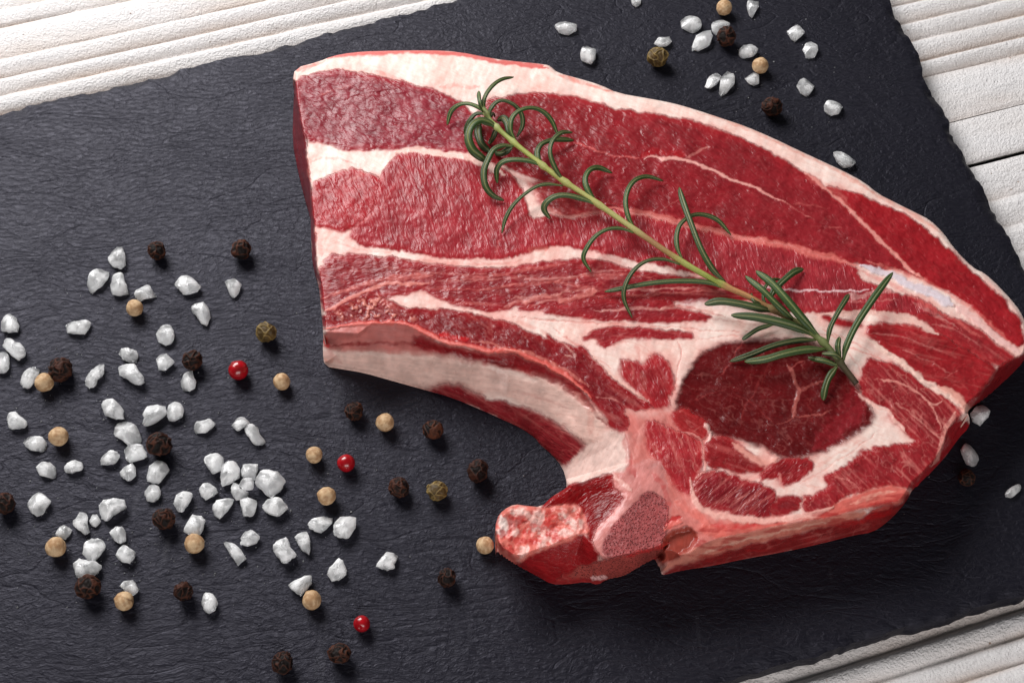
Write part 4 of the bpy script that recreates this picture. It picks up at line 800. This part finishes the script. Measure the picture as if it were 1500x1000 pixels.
for i, (k, a, b, r, lab, t) in enumerate(CORNS): peppercorn(k, a, b, r, lab, 900 + i, t)

# ------------------------------------------------------------------ salt crystals
SALT = [
 ('A: 790,260 810,190 850,150 890,140 915,200 920,290 890,320 840,310', 'tall egg-shaped salt crystal, topmost of the left scatter'),
 ('A: 640,440 650,370 690,325 740,320 795,330 795,380 750,440 720,460 670,495 650,480', 'leaf-shaped salt crystal left of a squarish one, upper left scatter'),
 ('A: 810,450 830,365 860,350 905,352 915,420 930,440 942,500 880,515 820,505', 'boot-shaped salt crystal directly below the topmost left crystal'),
 ('A: 980,500 1000,480 1035,455 1070,422 1100,450 1145,515 1100,530 1050,540 1020,560 990,530', 'triangular clear salt crystal whose tip touches a tan peppercorn'),
 ('A: 1275,435 1330,375 1390,375 1430,405 1475,450 1450,480 1390,500 1340,505 1310,470', 'diamond-shaped ridged salt crystal below the upper left black peppercorn'),
 ('A: 5,700 30,665 80,655 120,680 145,740 130,780 60,787 10,775', 'rounded square salt crystal highest along the left edge'),
 ('A: 480,720 500,707 570,710 630,698 665,712 660,745 620,795 560,797 490,785', 'flat-bottomed oblong salt crystal alone left of a tan peppercorn'),
 ('A: 20,890 40,840 80,830 120,860 160,870 190,920 180,960 140,985 100,970 60,930', 'smooth slanted salt crystal just below the rounded square at the left edge'),
 ('p: -6,520 0,514 8,513 13,520 14,532 13,540 9,545 -4,547', 'salt crystal cut off by the left edge of the picture'),
 ('A: 1140,800 1165,750 1200,730 1245,732 1275,770 1280,820 1255,865 1210,880 1160,855', 'chunky opaque white round salt crystal right of the flat-bottomed oblong one'),
 ('A: 865,935 890,905 930,897 960,910 1000,920 1015,960 995,1000 940,1000 900,985', 'small oval salt crystal above a larger angular one'),
 ('p: 228,527 236,518 244,518 249,523 256,530 250,535 243,542 232,542 230,532', 'ragged small salt crystal left of a black peppercorn'),
 ('p: 280,449 288,445 298,443 306,452 308,465 303,478 295,474 288,463 282,458', 'slanted white salt crystal below the diamond-shaped one'),
 ('K: 1097,875 1110,862 1150,863 1182,890 1165,930 1145,955 1125,945 1110,910', 'small tooth-shaped salt crystal below the black peppercorn nearest the steak'),
 ('B: 145,160 175,85 210,45 250,27 285,50 285,90 265,130 210,200 170,185', 'long leaning salt crystal touching a tan peppercorn near the left edge'),
 ('B: 625,140 650,95 690,50 730,5 765,20 762,80 710,125 695,180 650,190 625,170', 'peanut-shaped leaning salt crystal left of the angular one'),
 ('B: 870,45 900,25 990,20 1010,60 1055,110 1060,150 1020,170 970,155 920,115 870,95', 'large angular salt crystal below the small oval one'),
 ('B: 1320,160 1340,95 1380,70 1410,68 1420,110 1440,145 1430,195 1390,215 1340,205', 'pear-shaped salt crystal right under a black peppercorn'),
 ('B: 735,305 760,285 830,272 870,305 905,355 905,410 860,420 830,410 770,390 750,340', 'angular salt crystal, top of the touching column at left'),
 ('B: 1045,390 1080,330 1160,315 1215,330 1228,370 1180,410 1110,455 1060,470 1045,455 1060,430', 'hooked salt crystal, left one of a touching pair'),
 ('B: 1228,350 1240,305 1280,292 1330,310 1350,355 1335,400 1280,430 1235,430 1225,400', 'rounded salt crystal, right one of a touching pair'),
 ('B: 45,410 65,375 120,365 150,400 200,440 200,470 140,490 65,490 60,440', 'wedge-shaped salt crystal near the left edge, above an oblong one'),
 ('B: 170,580 205,545 260,550 310,550 345,590 330,635 300,655 230,648 185,620', 'oblong salt crystal left of a tan peppercorn near the left edge'),
 ('B: 265,775 290,745 320,728 370,738 410,770 412,830 380,850 290,835', 'rough domed salt crystal left of a small crumpled one'),
 ('B: 467,780 490,745 550,718 600,735 613,770 590,795 550,800 520,815 475,805', 'small crumpled salt crystal right of the domed one'),
 ('B: 830,500 840,450 880,428 940,430 1000,470 1025,520 1035,570 1010,600 940,610 890,570 840,540', 'largest salt crystal of the column left of the big brown peppercorn'),
 ('B: 908,640 935,615 1040,600 1065,650 1080,690 1050,710 945,740 920,710', 'box-shaped salt crystal with square facet in the column at left'),
 ('B: 728,715 760,680 820,648 860,660 878,690 850,740 780,755 735,745', 'smooth oval salt crystal left of the box-shaped one'),
 ('B: 873,805 920,765 970,740 995,770 1000,830 970,860 930,870 890,845', 'pointed salt crystal, lowest of the touching column at left'),
 ('B: 1072,850 1095,765 1150,718 1210,735 1245,790 1210,830 1160,890 1110,885 1080,875', 'large rounded salt crystal just below the big brown peppercorn'),
 ('p: 212,720 218,711 226,708 234,713 236,722 233,728 226,735 216,734 212,725', 'small lumpy salt crystal beneath the large rounded one'),
 ('C: 195,130 240,80 285,55 340,85 378,120 340,165 310,215 270,230 230,210', 'tilted square salt crystal alone at the left, right of the cut-off peppercorn'),
 ('C: 725,160 760,120 840,102 915,112 925,160 880,185 820,225 775,265 745,245 728,195', 'glassy curved salt crystal, rightmost of a clear trio'),
 ('C: 532,265 575,235 580,195 625,195 645,235 640,280 660,345 625,365 570,330 540,300', 'glassy jagged salt crystal, leftmost of a clear trio'),
 ('C: 652,265 680,215 710,215 742,265 700,310 670,300', 'tiny glassy salt crystal, middle of a clear trio'),
 ('C: 405,360 440,310 470,295 530,325 515,360 480,400 430,390', 'small square salt crystal on top of a tan peppercorn at lower left'),
 ('C: 605,510 620,430 680,392 740,400 778,445 740,500 690,560 640,555', 'rounded salt crystal resting against a flat one above a black peppercorn'),
 ('C: 535,580 580,537 640,560 700,560 745,590 725,640 670,668 600,690 560,680 545,630', 'broad flat salt crystal touching the large black peppercorn at lower left'),
 ('C: 800,350 850,312 900,305 925,350 920,410 880,430 835,405', 'small triangular salt crystal, upper one of a touching pair at lower left'),
 ('C: 845,515 900,430 950,465 995,490 985,530 950,575 890,560', 'small square salt crystal, lower one of a touching pair at lower left'),
 ('C: 877,740 910,708 980,700 1000,730 1018,770 980,810 930,790', 'half-moon salt crystal above the cracked tan peppercorn'),
 ('C: 1270,140 1290,80 1350,47 1410,60 1400,110 1360,160 1335,205 1300,190', 'drop-shaped salt crystal upper right of a black peppercorn'),
 ('C: 1342,340 1375,280 1410,220 1470,225 1505,260 1490,310 1465,370 1400,370', 'upright oblong salt crystal whose foot touches a tan peppercorn'),
 ('D: 160,480 190,435 250,430 290,417 330,455 300,485 255,520 185,522', 'flat knobbly salt crystal alone left of the bent pair'),
 ('D: 445,470 490,410 525,400 570,430 580,455 530,480 490,508', 'upper left half of the bent salt pair below the red peppercorn'),
 ('D: 535,480 560,455 600,455 640,490 660,540 695,580 670,600 620,610 590,580 555,525', 'long lower half of the bent salt pair below the red peppercorn'),
 ('D: 238,720 290,675 350,672 390,700 388,760 370,795 305,820 270,770', 'top left salt crystal of the central heap'),
 ('D: 362,860 375,770 420,725 480,735 510,780 505,840 450,880 375,912', 'tall salt crystal second from the left in the central heap'),
 ('D: 515,800 530,755 580,747 640,750 635,800 615,865 560,860 520,840', 'upright salt crystal left of the largest one in the central heap'),
 ('D: 495,895 530,855 600,850 612,880 602,935 525,938', 'small salt crystal lying on others in the middle of the central heap'),
 ('D: 612,890 650,810 680,795 750,797 800,815 843,870 800,940 740,995 690,970', 'largest many-sided salt crystal at the right of the central heap'),
 ('E: 265,160 280,120 320,140 330,170 388,180 370,220 300,240 270,200', 'half-hidden salt crystal at the bottom of the central heap'),
 ('E: 50,170 75,130 110,122 160,150 180,185 150,205 95,240 65,210', 'rounded salt crystal just left of the central heap'),
 ('E: 137,280 170,245 230,228 285,222 275,260 240,310 190,362 150,335', 'smooth shell-shaped salt crystal below the central heap'),
 ('E: 325,240 380,222 440,240 435,290 410,350 350,345 335,290', 'molar-shaped salt crystal under the middle of the central heap'),
 ('E: 475,270 510,228 590,222 630,265 648,290 590,342 530,338 480,300', 'wide hexagonal salt crystal below the largest one'),
 ('E: 330,490 360,440 410,435 460,480 440,520 370,545 325,530 340,510', 'rounded salt crystal above a long bladed one'),
 ('E: 210,515 230,515 290,530 335,570 370,625 310,672 290,640 250,580', 'long bladed salt crystal right of a tan peppercorn'),
 ('E: 547,540 570,510 635,490 655,520 660,555 703,600 660,640 615,662 580,620 548,580', 'five-sided opaque salt crystal left of a slim one'),
 ('E: 690,485 720,455 770,442 790,490 795,560 785,600 740,575 710,530', 'slim pointed salt crystal right of the five-sided one'),
 ('E: 777,395 800,370 880,340 940,345 940,390 900,430 865,458 820,445 785,420', 'shell-like salt crystal left of the clear square one'),
 ('E: 948,440 955,390 990,350 1060,350 1102,355 1095,420 1050,490 990,485 950,470', 'clear square salt crystal below the cream peppercorn with nub'),
 ('E: 1230,680 1265,620 1300,582 1350,585 1382,610 1350,660 1360,690 1305,705 1270,695', 'jagged salt crystal farthest right on the lower slate, left of the bone knob'),
 ('E: 905,730 920,690 985,620 1010,640 1040,710 1030,740 980,770 935,778', 'pyramid-shaped salt crystal at bottom centre'),
 ('E: 650,800 690,780 760,745 805,742 800,790 770,830 730,875 690,850 655,820', 'winged salt crystal touching a cream peppercorn at bottom centre'),
 ('E: 68,920 85,865 120,852 160,880 180,920 160,970 115,995 85,970', 'lowest salt crystal, drop-shaped, right of a small brown peppercorn'),
 ('F: 413,5 430,-15 465,-5 462,20 440,37 420,25', 'salt crystal cut by the top edge, above the steak'),
 ('F: 40,130 60,105 110,102 150,120 150,150 110,168 60,160', 'smooth opaque oval salt crystal, leftmost above the fat rim'),
 ('F: 165,260 180,225 205,217 245,240 240,290 220,315 170,295', 'squarish clear salt crystal left of the olive green peppercorn'),
 ('F: 525,215 550,180 605,172 613,205 590,225 550,228', 'small flat salt crystal just above the olive green peppercorn'),
 ('F: 655,100 680,75 740,90 760,110 755,140 720,158 660,135', 'rounded oblong salt crystal upper left of a triple cluster at top'),
 ('F: 805,130 815,105 855,95 900,120 890,135 850,145 830,172 812,155', 'salt crystal half under the black peppercorn at upper right'),
 ('F: 710,225 730,180 770,148 805,150 812,180 800,220 745,247 715,242', 'plump leaning salt crystal lower left of the upper right black peppercorn'),
 ('F: 978,30 985,-5 1040,0 1040,30 1005,88 992,75', 'pointed salt crystal hanging from the top edge right of a tan peppercorn'),
 ('F: 940,245 965,215 990,212 1038,245 1020,270 970,283 942,270', 'pebble-like salt crystal above the pinkish tan peppercorn'),
 ('F: 773,425 795,375 840,350 855,370 840,405 800,435', 'thin slanted salt crystal, left one of the pair above the fat rim'),
 ('F: 845,450 850,380 885,340 915,360 922,410 890,445 855,467', 'bright opaque salt crystal, right one of the pair above the fat rim'),
 ('F: 968,380 1015,347 1043,375 1040,410 1015,418 985,405', 'small triangular salt crystal under the pinkish tan peppercorn'),
 ('F: 1173,155 1225,120 1267,160 1215,202 1195,190', 'neat diamond salt cube at the upper right'),
 ('F: 1250,245 1270,210 1295,195 1325,225 1328,250 1310,283 1270,283', 'onion-shaped salt crystal below the diamond cube'),
 ('F: 1222,420 1240,385 1265,380 1312,415 1300,445 1275,470 1240,455', 'rounded salt crystal right of the black peppercorn above the fat rim'),
 ('F: 1353,520 1370,495 1440,500 1450,520 1430,555 1390,563 1360,545', 'wide rounded salt crystal, lower right of the upper right group'),
 ('3: 445,160 465,153 530,180 572,215 545,240 500,242 460,205', 'lone sliver of salt beside the fat rim near the right slate edge'),
 ('G: 550,250 590,205 640,195 685,240 670,280 635,310 620,332 565,305', 'dull salt crystal tucked into the notch of the steak at right'),
 ('G: 485,490 520,450 545,455 595,520 610,560 580,610 530,590 505,550', 'long dull salt crystal above a dark peppercorn right of the steak'),
 ('G: 780,785 810,750 870,720 892,735 885,765 830,812 785,808', 'small bean-shaped salt crystal alone at the far right edge'),
]
ON_TOP = {'small salt crystal lying on others in the middle of the central heap': 2.2}
for i, (path, lab) in enumerate(SALT):
    rs = np.random.RandomState(2000 + i); P = Q(path)
    h0 = ON_TOP.get(lab, 0)
    c2 = P.mean(0); area = .5 * abs(np.sum(P[:, 0] * np.roll(P[:, 1], -1) - np.roll(P[:, 0], -1) * P[:, 1])); wid = math.sqrt(area) * PXM * 1000
    H = wid * (.48 + .2 * rs.rand())
    W3 = world(P[:, 0], P[:, 1], (h0 + .45 * H) * MM)[:, :2] * 1000; c = W3.mean(0)
    ring = []
    for k in range(len(W3)):                       # slightly chipped outline
        a, b = W3[k], W3[(k + 1) % len(W3)]
        for t in (0, .33, .67): ring.append(a + (b - a) * t)
    ring = np.array(ring) - c; nr = len(ring); ring = .8 * ring + .1 * np.roll(ring, 1, 0) + .1 * np.roll(ring, -1, 0); ring *= (1.0 + .022 * rs.randn(nr))[:, None]
    sgn = np.sum(ring[:, 0] * np.roll(ring[:, 1], -1) - np.roll(ring[:, 0], -1) * ring[:, 1])
    if sgn < 0: ring = ring[::-1]
    lv = [(.0, .62), (.10, .86), (.32, .985), (.52, 1.0), (.70, .95), (.84, .86), (.93, .72), (.98, .50), (1.0, .22)]
    planes = [(rs.rand() * 6.28, .55 + .45 * rs.rand(), .35 + .5 * rs.rand()) for _ in range(5)]
    Vs = []
    for zf, s in lv:
        for q in ring:
            x_, y_ = q * s; zz = zf * H
            for an, lim, sl in planes:             # cleavage facets: cut by random slanted planes
                pr = (x_ * math.cos(an) + y_ * math.sin(an)); mx = H * (1.02) - sl * max(0, pr - wid * .5 * (lim - .5)); zz = min(zz, max(mx, .25 * H * zf))
            Vs.append((x_, y_, zz))
    Vs = np.array(Vs); Vs += .012 * wid * rs.randn(*Vs.shape); Vs[:, 2] = np.maximum(Vs[:, 2], 0)
    top = len(Vs); Vs = np.vstack([Vs, [[0, 0, Vs[-nr:, 2].mean()]]]); Vs = np.vstack([Vs, [[0, 0, 0]]])
    Fs = []
    for l in range(len(lv) - 1):
        for k in range(nr): Fs.append([l * nr + k, l * nr + (k + 1) % nr, (l + 1) * nr + (k + 1) % nr, (l + 1) * nr + k])
    for k in range(nr):
        Fs.append([(len(lv) - 1) * nr + k, (len(lv) - 1) * nr + (k + 1) % nr, top]); Fs.append([(k + 1) % nr, k, top + 1])
    o = mesh_obj('salt_crystal', Vs * MM, Fs, M['salt'], sharp=R(24))
    o.location = (c[0] * MM, c[1] * MM, h0 * MM + .00006)
    tag(o, lab, 'salt', 'coarse salt crystals scattered on the slate')
# salt dust: specks too small to count
rs = np.random.RandomState(77); Vs, Fs = [], []
zones = [((170, 620), 150, 190, 190), ((180, 800), 130, 80, 90), ((400, 780), 150, 80, 60), ((1120, 130), 110, 80, 60), ((1330, 720), 90, 60, 8), ((420, 600), 300, 200, 40)]
for (cx, cy), sx, sy, cnt in zones:
    for _ in range(cnt):
        a, b = cx + sx * rs.randn() * .6, cy + sy * rs.randn() * .6
        if sd_poly(np.array([a]), np.array([b]), OUT)[0] < 3: continue
        p = world(a, b, .00012); s = (.00009 + .0002 * rs.rand() ** 3 + (.00022 * rs.rand() if rs.rand() < .06 else 0)); k = len(Vs)
        for dx, dy, dz in ((1, 0, 0), (0, 1, 0), (-1, 0, 0), (0, -1, 0), (0, 0, 1), (0, 0, -1)): Vs.append(p + s * np.array([dx, dy, dz]) * (.7 + .6 * rs.rand(3)))
        Fs += [[k + q[0], k + q[1], k + q[2]] for q in ((0, 1, 4), (1, 2, 4), (2, 3, 4), (3, 0, 4), (1, 0, 5), (2, 1, 5), (3, 2, 5), (0, 3, 5))]
tag(mesh_obj('salt_dust', Vs, Fs, M['salt'], smooth=False), 'fine white salt dust sprinkled over the dark slate', 'salt dust', kind='stuff')
